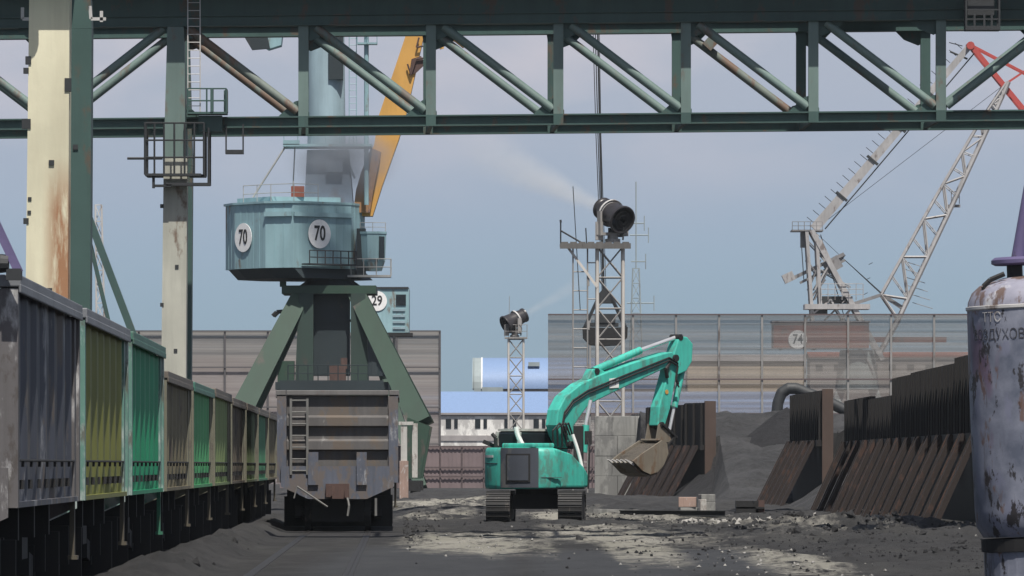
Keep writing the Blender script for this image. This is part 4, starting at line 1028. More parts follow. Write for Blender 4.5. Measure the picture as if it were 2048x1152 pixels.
block('warehouse', 820, 1620, 2060, 715, 760, 'pinkgrey', 'rust_red', 'dusty grey warehouse under the pale lattice crane')
block('warehouse', 720, 300, 600, 722, 790, 'mauve', 'wall_grey', 'mauve warehouse seen through the left ribbed screen')

# brown sheet fence in the middle distance
Yf = 460; Kf = F/Yf; fx0, fx1 = (560-1024)/Kf, (1192-1024)/Kf
tf = thing('sheet_fence', (fx0, Yf, 0), 'low brown sheet metal fence between the crane leg and the excavator', 'fence')
zt = HC+(HOR-894)/Kf
mb = MB(); mb.box(((fx1-fx0)/2, 0, zt/2), (fx1-fx0, .06, zt))
nn = int((fx1-fx0)/.3)
for k in range(nn): mb.box((.15+k*.3, -.045, zt/2), (.13, .04, zt-.02))
mb.build('panel', 'brown_fence', tf)
x = .6
while x < fx1-fx0: mb = MB(); mb.box((x, -.12, zt/2), (.09, .1, zt)); mb.build('post', 'brown_rail', tf); x += 1.6
mb = MB()
for z in (zt+.03, zt*.5, zt*.28): mb.box(((fx1-fx0)/2, -.2, z), (fx1-fx0, .06, .12))
mb.build('rail', 'brown_rail', tf)

# white and red post right of the grey wagon
q = P(808, 930, 300); q.z = 0
tp_ = thing('signal_post', q, 'white post with rust red lower half beside the grey wagon', 'post')
mb = MB(); mb.box((0,0,.95), (.42,.42,1.9)); mb.build('base_block', 'brick', tp_)
mb = MB(); mb.box((0,0,2.75), (.3,.3,1.7)); mb.box((.1,-.02,3.7), (.7,.34,.16)); mb.build('shaft', 'concrete_pale', tp_)
mb = MB(); mb.box((.52,.2,2.4), (.26,.3,2.6)); mb.build('side_pillar', 'concrete_pale', tp_)

# ------------------------------------------------------------------ concrete block wall
Yw = 339; Kw = F/Yw; wx0, wx1 = (1189-1024)/Kw, (1330-1024)/Kw
tw = thing('concrete_wall', (wx0, Yw, 0), 'stained grey concrete block wall behind the excavator bucket', 'wall')
zW = HC+(HOR-832)/Kw; Wc = wx1-wx0
rows = 4
for r in range(rows):
    z0, z1 = zW*r/rows, zW*(r+1)/rows
    mb = MB(); x = 0; k = 0
    while x < Wc-.05:
        wdt = min((.95 if (r+k) % 2 else 1.25), Wc-x); mb.box((x+wdt/2, .3+random.uniform(-.015,.015), (z0+z1)/2), (wdt-.012, .6, z1-z0-.012)); x += wdt; k += 1
    mb.build('block_course', M['concrete'], tw, bevel=.02)
mb = MB(); mb.box((Wc/2, .35, zW/2), (Wc-.1, .45, zW-.05)); mb.build('core', 'wall_grey', tw)

# ------------------------------------------------------------------ steel retaining walls
def steel_wall(p0, p1, h_of, zm, nb, foot, label, edge=.45, group='rusty steel retaining walls of the coal bunker'):
    """p0 nearest end, p1 far end; the dark plate faces the tracks, raking beams prop it"""
    p0, p1 = V((*p0, 0)), V((*p1, 0)); d = (p1-p0).normalized(); L_ = (p1-p0).length
    nrm = V((-d.y, d.x, 0)); nrm = nrm if nrm.x < 0 else -nrm
    t = thing('retaining_wall', p0, label, 'retaining wall', 0, group)
    n_ = max(2, int(L_/2.3))
    for i in range(n_):
        a, b = d*(L_*i/n_), d*(L_*(i+1)/n_); f = (i+.5)/n_
        mb = MB(); ht = h_of(f)
        m_ = (a+b)/2
        mb.bar(V((a.x, a.y, (zm+ht)/2)), V((b.x, b.y, (zm+ht)/2)), .2, ht-zm)
        for s in (.1, .5, .9):
            p = a+(b-a)*s+nrm*.17; mb.bar((p.x, p.y, zm+.02), (p.x, p.y, ht-.03), .12, .14, d)
        mb.build('wall_plate', 'brown_steel', t)
    mb = MB(); h0 = h_of(0); mb.box((0,0,0), (.1,.1,.1)); mb.v.clear(); mb.f.clear()
    c_ = -d*.06
    mb.bar(V((c_.x, c_.y, 0))-nrm*edge/2+nrm*.1, V((c_.x, c_.y, h0+.05))-nrm*edge/2+nrm*.1, edge, .1, d); mb.build('end_post', 'brown_edge', t)
    mb = MB(); a = nrm*.2; mb.bar(V((a.x, a.y, zm)), V((a.x+d.x*L_, a.y+d.y*L_, zm)), .26, .24); mb.build('waler', 'brown_steel', t)
    for i in range(nb):
        f = (i+.5)/nb; p = d*(L_*f); tp, ft = p+nrm*.34, p+nrm*foot
        mb = MB(); wb = min(L_/nb*.5, 1.2)
        a, b = V((tp.x, tp.y, zm+.1)), V((ft.x, ft.y, -.1))
        up = d
        mb.ibeam(a, b, .15, wb, .07, d)
        mb.build('raking_beam', 'brown_beam', t)
    mb = MB(); a = nrm*.05; mb.bar(V((a.x, a.y, zm/2)), V((a.x+d.x*L_, a.y+d.y*L_, zm/2)), .1, zm-.25); mb.build('lower_plate', 'brown_steel', t)
    return t
def hrow(f): return 4.75 if f < .17 else 4.6 if f < .45 else 4.55 if f < .6 else 4.0 if f < .8 else 4.1
steel_wall((12.75,165), (12.55,232), hrow, 2.45, 15, 1.55, 'long dark steel retaining wall with many raking beams beside the blue tank')
steel_wall((12.75,255), (12.3,272), lambda f: 4.75, 2.6, 6, 1.75, 'short isolated steel wall section between the long wall and the bucket')
steel_wall((10.0,322), (7.2,330), lambda f: 4.95-.25*f, 2.6, 7, 1.9, 'steel wall section with raking beams right behind the excavator bucket', .6)

# ------------------------------------------------------------------ coal piles
def pile(name, cx_, cy_, rx, ry, hh, seed, mat, label, flat=.0, nx_=90, ny_=70, rough=.25):
    mb = MB(); vs = []; fs = []
    for j in range(ny_+1):
        for i in range(nx_+1):
            a, b = -1+2*i/nx_, -1+2*j/ny_; r = (abs(a)**2.4+abs(b)**2.4)**(1/2.4)
            x, y = a*rx, b*ry
            z = min(hh*(1-flat), hh*max(-.05, 1-r))*(1+rough*.5*fbm(x, y, .12, seed))+rough*.5*fbm(x, y, .5, seed+3)*(1 if r < .98 else 0)+rough*.25*fbm(x, y, 2, seed+5)*(1 if r < .98 else 0)
            vs.append((x, y, z-.06))
    for j in range(ny_):
        for i in range(nx_): k = j*(nx_+1)+i; fs.append((k, k+1, k+nx_+2, k+nx_+1))
    mb.add(vs, fs); o = mb.build(name, mat, smooth=True); o.location = (cx_, cy_, 0); tag(o, label, 'coal pile', 'coal piles of the yard'); return o
def sst(a, b, x): t_ = max(0, min(1, (x-a)/(b-a))); return t_*t_*(3-2*t_)
def bank(x0, x1, y0, y1, hf, mat, label, dx=.5, dy=1.2):
    nx_, ny_ = int((x1-x0)/dx), int((y1-y0)/dy); vs = []; fs = []
    for j in range(ny_+1):
        for i in range(nx_+1): x, y = x0+(x1-x0)*i/nx_, y0+(y1-y0)*j/ny_; vs.append((x, y, hf(x, y)-.05 if 0 < i < nx_ and 0 < j < ny_ else -.3))
    for j in range(ny_):
        for i in range(nx_): k = j*(nx_+1)+i; fs.append((k, k+1, k+nx_+2, k+nx_+1))
    o = MB().add(vs, fs).build('coal_pile', mat, smooth=True); tag(o, label, 'coal pile', 'coal piles of the yard'); return o
def h_big(x, y):
    fr_ = 306+3*fbm(x, 0, .15, 3); h = 4.35*min(1, max(0, (y-fr_)/26))**.9
    h = h*(1+.06*fbm(x, y, .3, 5))+(.26*fbm(x, y, .4, 8)+.2*fbm(x, y, 1.1, 9))*min(1, max(0, (y-fr_)/4))
    wl = 10.0-(y-322)*.35 if y > 322 else 10.2
    return h*sst(wl-.2, wl+.6, x)*sst(425, 400, y)
bank(6.5, 48, 300, 426, h_big, 'coal', 'big grey flat topped coal pile behind the steel wall sections', .35, .8)
def h_row(x, y):
    top = (3.9 if y < 238 else 3.1)*sst(166, 172, y)*sst(302, 285, y)
    gap = 1-sst(230, 233, y)*(1-sst(253, 256, y)) if y < 260 else (1 if y < 272 else 0)
    lo = 12.95 if gap > .5 else 11.0
    rise = sst(lo-.1, lo+.7, x) if gap > .5 else min(1, max(0, (x-lo)/5.5))
    return top*rise*(1+.05*fbm(x, y, .3, 15))+(.12*fbm(x, y, .6, 18)+.08*fbm(x, y, 2, 19))*min(1, rise*4)
bank(10.5, 26, 164, 304, h_row, 'coal', 'coal heaped inside the long steel retaining wall', .35, .9)
pile('coal_pile', (1574-1024)*324/F, 324, 6.2, 8, 4.75, 23, 'coal_dark', 'small dark cone of fresh coal on the front of the big pile', 0, 60, 50, .2)

# bent dark arm standing over the pile
Yp = 392
ta = thing('loader_arm', (P(1560, 840, Yp).x, Yp, 3.5), 'bent dark tubular arm curving over the coal pile', 'loader arm')
o = V((P(1560, 840, Yp).x, Yp, 3.5))
def LA(px, py): return P(px, py, Yp)-o
pts = [LA(*p) for p in ((1552,840), (1556,805), (1563,786), (1576,777), (1592,777), (1610,784), (1650,800), (1700,826))]
mb = MB()
for a, b in zip(pts, pts[1:]): mb.tube(a, b, .36, 12)
for p in pts[1:-1]: mb.lathe([(.02,-.36), (.25,-.26), (.36,0), (.25,.26), (.02,.36)], 12, Matrix.Translation(p))
mb.build('arm_tube', 'dark_metal', ta, smooth=True)
mb = MB(); mb.bar(LA(1592, 790), LA(1640, 812), .2, .4); mb.bar(LA(1640,806), LA(1645,836), .2, .5); mb.build('support', 'concrete_pale', ta)

# ------------------------------------------------------------------ excavator
Yx = 184; Kx = F/Yx; xx0 = (1073-1024)/Kx
te = thing('excavator', (xx0, Yx, 0), 'turquoise crawler excavator with raised boom working beside the track', 'excavator')
SW = rad(45); dh = V((math.sin(SW), math.cos(SW), 0)); rt = V((math.cos(SW), -math.sin(SW), 0))
# undercarriage
for s in (-1, 1):
    xt = s*1.05; R_ = .42; L2_ = 1.55
    rotu = Matrix.Rotation(rad(-2.5), 4, 'Z')
    mb = MB(); pts = []
    for k in range(9): a = math.pi/2+math.pi*k/8; pts.append((-L2_+R_*math.cos(a), .46+R_*math.sin(a)))
    for k in range(9): a = -math.pi/2+math.pi*k/8; pts.append((L2_+R_*math.cos(a), .46+R_*math.sin(a)))
    mb.prism([(xt-.32, y, z) for y, z in pts], (.64, 0, 0), rotu)
    tr_ = mb.build('track_frame', 'black', te)
    mb = MB(); per = pts+[pts[0]]
    for (y0, z0), (y1, z1) in zip(per, per[1:]):
        sl = math.hypot(y1-y0, z1-z0); nn = max(1, round(sl/.17))
        for k in range(nn):
            f = (k+.5)/nn; y, z = y0+(y1-y0)*f, z0+(z1-z0)*f; ang = math.atan2(z1-z0, y1-y0)
            mb.box(rotu @ V((xt, y, z)), (.70, .15, .075), rotu.to_3x3() @ Matrix.Rotation(ang, 3, 'X'))
            mb.box(rotu @ V((xt, y-math.sin(-ang)*.0, z)), (.70, .03, .13), rotu.to_3x3() @ Matrix.Rotation(ang, 3, 'X'))
    mb.build('track_shoes', 'track', tr_)
mb = MB(); mb.box((0, 0, .62), (1.4, 1.3, .42)); mb.lathe([(.62,.83), (.62,1.02)], 24); mb.build('undercarriage', 'black', te)
# upper structure outline (machine axes: right, forward), rounded tail
def MU(r_, f_, z): return rt*r_+dh*f_+V((0,0,z))
Rt = 1.52
outl = []
a0 = -100
def tail(r0, ang): return (r0*math.sin(rad(ang)), -r0*math.cos(rad(ang)))   # angle from dead rear towards the right side
arc_ = [tail(Rt, a) for a in range(-88, 72, 8)]
shell = arc_+[(1.36, .2), (1.34, .62), (1.2, .95), (.5, 1.05), (-1.3, 1.1), (-1.42, .6)]
mb = MB(); mb.prism([MU(r_*.93, f_*.93, .99) for r_, f_ in shell], (0, 0, .16)); mb.build('deck', 'exc_grey', te)
# counterweight and side body: profile gives rounded top and bottom edges
def ring_body(outline, prof, name, mat, bevel=0):
    mb = MB(); n_ = len(outline); vs = []; fs = []
    cxr = sum(p[0] for p in outline)/n_; cyr = sum(p[1] for p in outline)/n_
    for sc_, z in prof: vs += [MU(cxr+(r_-cxr)*sc_, cyr+(f_-cyr)*sc_, z) for r_, f_ in outline]
    for k in range(len(prof)-1): fs += [(k*n_+i, k*n_+(i+1)%n_, (k+1)*n_+(i+1)%n_, (k+1)*n_+i) for i in range(n_)]
    fs += [tuple(range(n_-1,-1,-1)), tuple(range((len(prof)-1)*n_, len(prof)*n_))]
    mb.add(vs, fs); return mb.build(name, mat, te, smooth=True)
bodyo = [tail(Rt, a) for a in range(-88, 62, 6)]+[(1.36, -.45), (.6, -.35), (-1.2, -.2)]
ring_body(bodyo, [(.93,1.0), (.985,1.04), (1.0,1.12), (1.0,1.95), (.985,2.08), (.95,2.17), (.88,2.21)], 'counterweight', 'exc')
sideo = [(1.36,-.56), (1.37,.1), (1.36,.62), (1.2,.95), (.62,.98), (.6,-.5)]
vsz = {0: 2.19, 1: 2.05, 2: 1.62, 3: 1.45, 4: 1.5, 5: 2.19}
mb = MB(); n_ = len(sideo); vs = [MU(r_, f_, 1.03) for r_, f_ in sideo]+[MU(r_, f_, vsz[i]) for i, (r_, f_) in enumerate(sideo)]
mb.add(vs, [tuple(range(n_-1,-1,-1)), tuple(range(n_, 2*n_))]+[(i, (i+1)%n_, n_+(i+1)%n_, n_+i) for i in range(n_)]); mb.build('side_cover', 'exc', te, bevel=.07, seg=3)
def wrap_panel(a0, a1, z0, z1, off, name, mat, par=None):
    mb = MB(); N_ = 10; vs = []
    for k in range(N_+1):
        a = a0+(a1-a0)*k/N_
        for ro in (Rt-.05, Rt+off):
            for z in (z0, z1): r_, f_ = tail(ro, a); vs.append(MU(r_, f_, z))
    fs = []
    for k in range(N_):
        b_ = k*4
        fs += [(b_+2, b_+6, b_+7, b_+3), (b_+3, b_+7, b_+5, b_+1), (b_, b_+4, b_+6, b_+2), (b_, b_+1, b_+5, b_+4)]
    fs += [(0,2,3,1), (N_*4, N_*4+1, N_*4+3, N_*4+2)]
    mb.add(vs, fs); return mb.build(name, mat, par or te, smooth=True)
gp = wrap_panel(2, 47, 1.04, 2.2, .025, 'rear_grille', 'exc_grey')
wrap_panel(10, 38, 1.2, 2.03, .05, 'grille_frame', 'black', gp); wrap_panel(12, 36, 1.25, 1.98, .065, 'grille_plate', 'exc_grey', gp)
wrap_panel(-40, -4, 1.74, 1.76, .012, 'body_seam', 'exc_grey'); wrap_panel(50, 74, 1.33, 1.345, .012, 'body_seam', 'exc_grey')
wrap_panel(-36, -12, 1.92, 1.99, .014, 'maker_plate', 'pale_metal')
# hood, exhaust, cab
mb = MB(); mb.box(MU(.35, -.7, 2.27), (1.3, .9, .14), Matrix.Rotation(-SW, 3, 'Z')); mb.build('hood', 'exc', te, bevel=.04)
mb = MB(); mb.tube(MU(-.75, -.95, 2.2), MU(-.75, -.95, 2.5), .06, 8); mb.tube(MU(-.75, -.95, 2.5), MU(-.85, -1.0, 2.62), .055, 8); mb.box(MU(-1.0, -.9, 2.3), (.5, .12, .12), Matrix.Rotation(.4, 3, 'Y')); mb.build('exhaust', 'black', te)
cabp = [(-1.38,-.25), (-.48,-.25), (-.48,1.25), (-1.38,1.25)]
mb = MB(); mb.prism([MU(r_, f_, 1.25) for r_, f_ in cabp], (0, 0, 1.45)); cb_ = mb.build('cab', 'glass', te, bevel=.08, seg=3)
mb = MB(); 
for (r_, f_) in ((-.46,-.27), (-.46,1.27), (-1.4,-.27), (-1.4,1.27)):
    mb.path([MU(r_, f_, 1.3), MU(r_, f_, 2.5), MU(r_*.97, f_*.93, 2.68)], .06, 8)
mb.prism([MU(r_*.98, f_, 2.70) for r_, f_ in cabp], (0, 0, .07))
mb.build('cab_frame', 'concrete_pale', cb_)
mb = MB()
pts = [MU(-.15+.02*k, -.55-.0*k, 2.2)+V((0,0,0)) for k in range(2)]
for (c_, sgn) in ((MU(-.32, -.15, 2.15), -1),):
    arcp = [c_+V((-.22*math.sin(math.pi*k/14*1.0)-.05*k/7, 0, .75*k/7*.9)) for k in range(8)]
    mb.path(arcp, .075, 8); mb.build('handrail', 'white', te); mb = MB()
arcp = [MU(1.0, .55, 1.6)+V((.28-.32*(k/7)**1.6, -.02, 1.35*(k/7)-.35)) for k in range(8)]
mb.path(arcp, .05, 8); mb.build('handrail', 'white', te)
mb = MB(); mb.box(MU(.75, 1.0, 2.25), (.3, .2, 1.2)); mb.path([MU(1.25, .9, 1.0), MU(1.25, .95, 2.2), MU(1.1, 1.0, 2.6)], .03, 6); mb.box(MU(1.15, 1.0, 2.5), (.22, .06, .4)); mb.build('mirror_post', 'black', te)
# boom plane: px -> point in the plane through the boom axis
def BP(px, py, off=0): 
    h_ = (px-1073)/Kx/math.sin(SW); return dh*h_+rt*off+V((0,0,HC+(HOR-py)/Kx))
def bplate(name, poly, th, mat, off=0, par=None, bevel=.03):
    mb = MB(); mb.prism([BP(x, y, off-th/2) for x, y in poly], rt*th); return mb.build(name, mat, par or te, bevel=bevel)
boom = bplate('boom', [(1142,896), (1138,874), (1137,852), (1150,832), (1168,808), (1225,780), (1312,739), (1340,724), (1347,708), (1340,699), (1328,701), (1263,721), (1191,748), (1152,767), (1121,792), (1106,820), (1102,850), (1109,872), (1122,896)], .48, 'exc')
bplate('boom_bracket', [(1170,758), (1180,736), (1196,736), (1210,744), (1192,754)], .3, 'exc', par=boom)
mb = MB(); mb.tube(BP(1188, 740), BP(1284, 697), .115, 12); mb.build('arm_cylinder', 'exc', te, smooth=True)
mb = MB(); mb.tube(BP(1284, 697), BP(1362, 668), .065, 12); mb.build('arm_rod', 'chrome', te, smooth=True)
mb = MB(); mb.tube(BP(1360, 669, -.2), BP(1360, 669, .2), .1, 10); mb.tube(BP(1345, 712, -.32), BP(1345, 712, .32), .11, 12); mb.tube(BP(1128, 890, -.4), BP(1128, 890, .4), .12, 12); mb.tube(BP(1318, 848, -.27), BP(1318, 848, .27), .09, 10); mb.tube(BP(1188,741,-.18), BP(1188,741,.18), .1, 10); mb.build('pivot_pin', 'black', te)
stick = bplate('stick', [(1356,672), (1364,667), (1374,668), (1386,682), (1384,718), (1372,738), (1350,748), (1338,815), (1327,850), (1312,850), (1315,812), (1334,742), (1336,722), (1346,704)], .38, 'exc')
for s in (-.42, .42):
    mb = MB(); mb.tube(BP(1148, 905, s), BP(1152, 850, s), .11, 12); mb.build('boom_cylinder', 'exc', te, smooth=True)
    mb = MB(); mb.tube(BP(1152, 850, s), BP(1162, 800, s), .06, 12); mb.build('boom_rod', 'chrome', te, smooth=True)
mb = MB(); mb.tube(BP(1374, 728, .0), BP(1356, 812, .0), .1, 12); mb.build('bucket_cylinder', 'exc', te, smooth=True)
mb = MB(); mb.tube(BP(1356, 812), BP(1344, 868), .05, 10); mb.build('bucket_rod', 'chrome', te, smooth=True)
for s in (-.24, .24):
    mb = MB(); mb.bar(BP(1316, 846, s), BP(1348, 874, s), .06, .13, rt); mb.bar(BP(1346, 870, s), BP(1322, 898, s), .06, .12, rt); mb.build('bucket_link', 'black', te)
# hoses along the boom
mb = MB()
for s, dy in ((.262, 0), (.27, 6), (-.1, -3)):
    mb.path([BP(x, y+dy, s) for x, y in ((1122,880), (1112,850), (1117,824), (1134,800), (1164,780), (1205,763), (1255,742), (1300,724), (1332,711), (1350,722), (1346,752), (1352,765))], .026, 6)
for k in range(4): mb.path([BP(1090+9*k, 893, .35), BP(1086+9*k, 862-4*k, .4), BP(1100+6*k, 846, .4), BP(1112+5*k, 870, .38)], .028, 6)
mb.path([BP(1334,722,.22), BP(1326,735,.25), BP(1330,752,.22)], .06, 6)
mb.build('hydraulic_hose', 'black', te)
# white placard on the boom
c_ = BP(1218, 764, .25); mpl = face_matrix(c_, rt)
mb = MB(); mb.add([mpl @ V((x, y, z)) for z in (0, .012) for x, y in ((-.2,-.16), (.2,-.19+.05), (.2,.16), (-.2,.12))], [(3,2,1,0), (4,5,6,7), (0,1,5,4), (1,2,6,5), (2,3,7,6), (3,0,4,7)]); pc = mb.build('placard', 'white', boom)
m2 = mpl.copy(); m2.translation = c_+rt*.018; text('ТТ', .17, 'lettering', 'exc_grey', pc, m2, .9, ext=.002)
c_ = BP(1330, 781, .198); mb = MB(); mb.box((0,0,0), (.01,.01,.01)); mb.v.clear(); mb.f.clear(); mpl = face_matrix(c_, rt); mb.lathe([(.07,0),(.07,.01)], 12, mpl); mb.build('emblem', 'yellow', stick)
# bucket, curled, opening to the left
bp = [(1246,922), (1262,909), (1288,892), (1306,880), (1316,885), (1319,906), (1310,929), (1297,944), (1282,949), (1266,942)]
wd = .92
mb = MB()
for s in (-1, 1): mb.prism([BP(x, y, s*wd/2-.03) for x, y in bp], rt*.06)
sh = [(1306,878), (1319,885), (1322,907), (1312,931), (1298,947), (1282,952), (1264,945), (1244,924)]
for a, b in zip(sh, sh[1:]): 
    A, B = BP(*a), BP(*b); mb.bar(A, B, wd-.13, .05, (B-A).cross(rt))
bk = mb.build('bucket', 'bucket', te)
mb = MB(); mb.prism([BP(x, y, -wd/2+.05) for x, y in ((1253,921), (1266,911), (1290,896), (1306,886), (1314,890), (1316,906), (1308,926), (1296,940), (1283,945), (1268,939))], rt*(wd-.1)); mb.build('dirt_load', 'dirt', bk)
mb = MB()
for k in range(5):
    o_ = -wd/2+.1+k*(wd-.2)/4; A, B = BP(1252, 929, o_), BP(1236, 919, o_); mb.bar(A, B, .09, .1, (B-A).cross(rt), .05, .03)
mb.build('bucket_tooth', 'pale_metal', bk)
mb = MB()
for s in (-.22, .22): mb.prism([BP(x, y, s-.025) for x, y in ((1306,882), (1312,846), (1324,846), (1340,884))], rt*.05)
mb.build('bucket_ear', 'bucket', bk)

# ------------------------------------------------------------------ foreground tank
Yk = 70; Kk = F/Yk; tx = (2106-1024)/Kk
tt = thing('air_tank', (tx, Yk, 0), 'chipped blue steel air tank with painted lettering in the near corner', 'tank')
tt.rotation_euler = (0, rad(-2.2), 0)
m, n, b = nt('chipped_blue_tank_paint')
o1 = tex(n, 1.6, 6, .6); o2 = tex(n, 4.2, 9, .7, (1,1,.5), (3,1,0)); o3 = tex(n, 5, 5, .6, (1,1,.4), (8,2,4)); o4 = tex(n, 1.2, 3, .5, (1,1,.35), (5,5,1))
base = mix(n, ramp(n, o1, [(.38, 0), (.62, 1)]), (.11,.125,.17), (.27,.285,.35))
base = mix(n, ramp(n, tex(n, 3.5, 4, .5, (1,1,.5), (1,9,3)), [(.55, 0), (.62, .7)]), base, (.2,.21,.29))
base = mix(n, ramp(n, o4, [(.6, 0), (.64, .6)]), base, (.15,.075,.13))
base = mix(n, ramp(n, o2, [(.555, 0), (.585, .95)]), base, (.028,.025,.026))
base = mix(n, ramp(n, tex(n, 4, 8, .7, (1,1,.14), (2,6,1)), [(.58, 0), (.66, .75)]), base, (.06,.045,.04))
base = mix(n, ramp(n, o3, [(.6, 0), (.65, .8)]), base, (.15,.08,.055))
n.links.new(base, b.inputs['Base Color']); b.inputs['Roughness'].default_value = .5
bn = node(n, 'ShaderNodeBump', Strength=.4, Distance=.01); n.links.new(o2, bn.inputs['Height']); n.links.new(bn.outputs[0], b.inputs['Normal'])
M['tank'] = m
R0 = .83; z0, z1 = HC+(HOR-1070)/Kk, HC+(HOR-612)/Kk
mb = MB(); mb.lathe([(R0*.9, z0), (R0*.985, z0+.12), (R0, z0+.3), (R0*1.012, z0+1.2), (R0*1.01, z1-.7), (R0, z1)], 48); shl = mb.build('shell', 'tank', tt, smooth=True)
mb = MB(); mb.lathe([(R0*.995, z1+.003), (R0*.985, z1+.07), (R0*.93, z1+.17), (R0*.82, z1+.25), (R0*.5, z1+.33), (.05, z1+.36)], 48); mb.build('dome', 'dome_paint', tt, smooth=True) if 'dome_paint' in M else None
M['dome_paint'] = paint('worn_dome_paint', (.3,.3,.37), .55, (.12,.075,.055), .4, .55, 2.2, 70, pale=.3)
mb.build('dome', 'dome_paint', tt, smooth=True)
mb = MB(); mb.lathe([(R0*1.0, z1-.03), (R0*1.018, z1-.015), (R0*1.018, z1+.015), (R0*1.0, z1+.02)], 48, None, False); mb.build('weld_seam', 'wagon_rim_white' if 0 else 'pale_metal', tt, smooth=True)
mb = MB(); mb.tube((-.28,0,z1+.2), (-.28,0,z1+.5), .09, 12); mb.build('neck', 'dark_metal', tt)
mb = MB(); mb.lathe([(.3, z1+.47), (.34, z1+.49), (.34, z1+.53), (.3, z1+.56)], 24, Matrix.Translation((-.2,0,0))); mb.build('flange', 'tank_violet', tt, smooth=True) if 'tank_violet' in M else None
M['tank_violet'] = paint('violet_pipe_paint', (.13,.11,.22), .2, (.08,.07,.1), .4, .5, 2, 71)
mb.build('flange', 'tank_violet', tt, smooth=True)
mb = MB(); mb.tube((-.25,0,z1+.5), (.27,0,z1+2.9), .075, 14); mb.build('vent_pipe', 'tank_violet', tt, smooth=True)
mb = MB(); mb.path([V((-.62,-.3,z1+.14)), V((-.66,-.3,z1+.24)), V((-.58,-.3,z1+.31)), V((-.42,-.3,z1+.37))], .03, 6); mb.build('lifting_hook', 'black', tt)
mb = MB(); mb.lathe([(R0*.93, z0-.16), (R0*.93, z0-.02)], 40); mb.build('base_ring', 'black', tt)
mb = MB(); mb.lathe([(R0*.9, 0), (R0*.9, z0-.165)], 40); mb.build('plinth', 'tank', tt)
def wrapper(ang0, zc):
    def f(p):
        a = ang0+p.x/R0; rr = R0*1.005+.003+p.z; return V((rr*math.sin(a), -rr*math.cos(a), zc+p.y))
    return f
zt1, zt2 = HC+(HOR-633)/Kk, HC+(HOR-668)/Kk
text('ТТС', .155, 'lettering', 'pale_metal', shl, None, .9, wrapper(math.asin((1998-2106)/Kk/R0), zt1), .001, -.004)
text('ВОЗДУХОВ', .165, 'lettering', 'ink_faded', shl, None, .82, wrapper(math.asin((2004-2106)/Kk/R0), zt2), .001, -.004)

# purple pole clamped to the nearest wagon
tq = thing('pole', P(38, 545, 65.2), 'dark violet pole leaning off the rim of the nearest wagon', 'pole')
o = P(38, 545, 65.2)
mb = MB(); mb.bar((0,0,0), P(-30, 400, 65.2)-o, .09, .09); mb.build('shaft', 'tank_violet', tq)
mb = MB(); mb.box((-.05,0,-.02), (.16,.14,.12)); mb.lathe([(.09,-.08),(.1,0),(.09,.08)], 12, Matrix.Translation(P(2, 527, 65.2)-o) @ Matrix.Rotation(rad(90), 4, 'Y')); mb.build('clamp', 'dark_metal', tq)

# ------------------------------------------------------------------ small things on the ground
def blockpile(px, py_, Y, items, name, label, cat, mat):
    q = P(px, 0, Y); z = gz(q.x, Y)
    t = thing(name, (q.x, Y, z-.03), label, cat)
    for (x, y, zc, sx, sy, sz, r, mt) in items:
        mb = MB(); mb.box((x, y, zc), (sx, sy, sz), Matrix.Rotation(rad(r), 3, 'Z')); mb.build('block', mt or mat, t, bevel=.015)
blockpile(1392, 0, 208, [(-.25,0,.17,.62,.5,.33,8,None), (-.28,0,.52,.58,.5,.33,-4,'brick'), (.38,.05,.26,.5,.5,.5,3,None), (.36,.05,.65,.48,.45,.26,12,None), (.2,-.4,.3,.22,.2,.62,20,'concrete_pale')], 'block_stack', 'small stack of pale and reddish concrete blocks below the steel wall', 'block stack', 'concrete')
q = P(1500, 0, 212)
t = thing('steel_bin', (q.x, 212, gz(q.x, 212)), 'low dark steel bin lying by the coal', 'bin')
mb = MB(); mb.box((0,0,.22), (.95,.7,.06)); mb.box((-.46,0,.24), (.06,.7,.44)); mb.box((.15,0,.24), (.06,.7,.42)); mb.box((0,.34,.24), (.9,.05,.42)); mb.box((-.15,-.32,.2), (.55,.06,.36)); mb.build('shell', 'black', t)
mb = MB(); mb.box((.38,-.2,.25), (.2,.12,.46)); mb.build('lug', 'coupler', t)
for k, (x0_, y0_, x1_, y1_, Y0, lab) in enumerate([(1240,0,1450,0,196,'long dark steel beam lying across the rubble right of the excavator'), (1180,0,1290,0,203,'shorter pale concrete kerb stone lying behind the excavator track')]):
    a, b = P(x0_, 0, Y0), P(x1_, 0, Y0+1.5); a.z, b.z = gz(a.x, a.y)+.12, gz(b.x, b.y)+.14
    mb = MB(); c_ = (a+b)/2
    if k == 0: mb.ibeam(a-c_, b-c_, .18, .2, .03)
    else: mb.bar(a-c_, b-c_, .35, .24)
    o = mb.build('steel_beam' if k == 0 else 'kerb_stone', 'dark_metal' if k == 0 else 'concrete', bevel=.01); o.location = c_; tag(o, lab, 'beam' if k == 0 else 'kerb stone')
M['rubble_mid'] = paint('rubble_mid_grey', (.34,.33,.31), .4, (.14,.135,.13), .6, .9, 2, 81)
M['rubble_grey'] = paint('rubble_grey', (.27,.265,.25), .3, (.12,.11,.1), .5, .9, 2, 80)
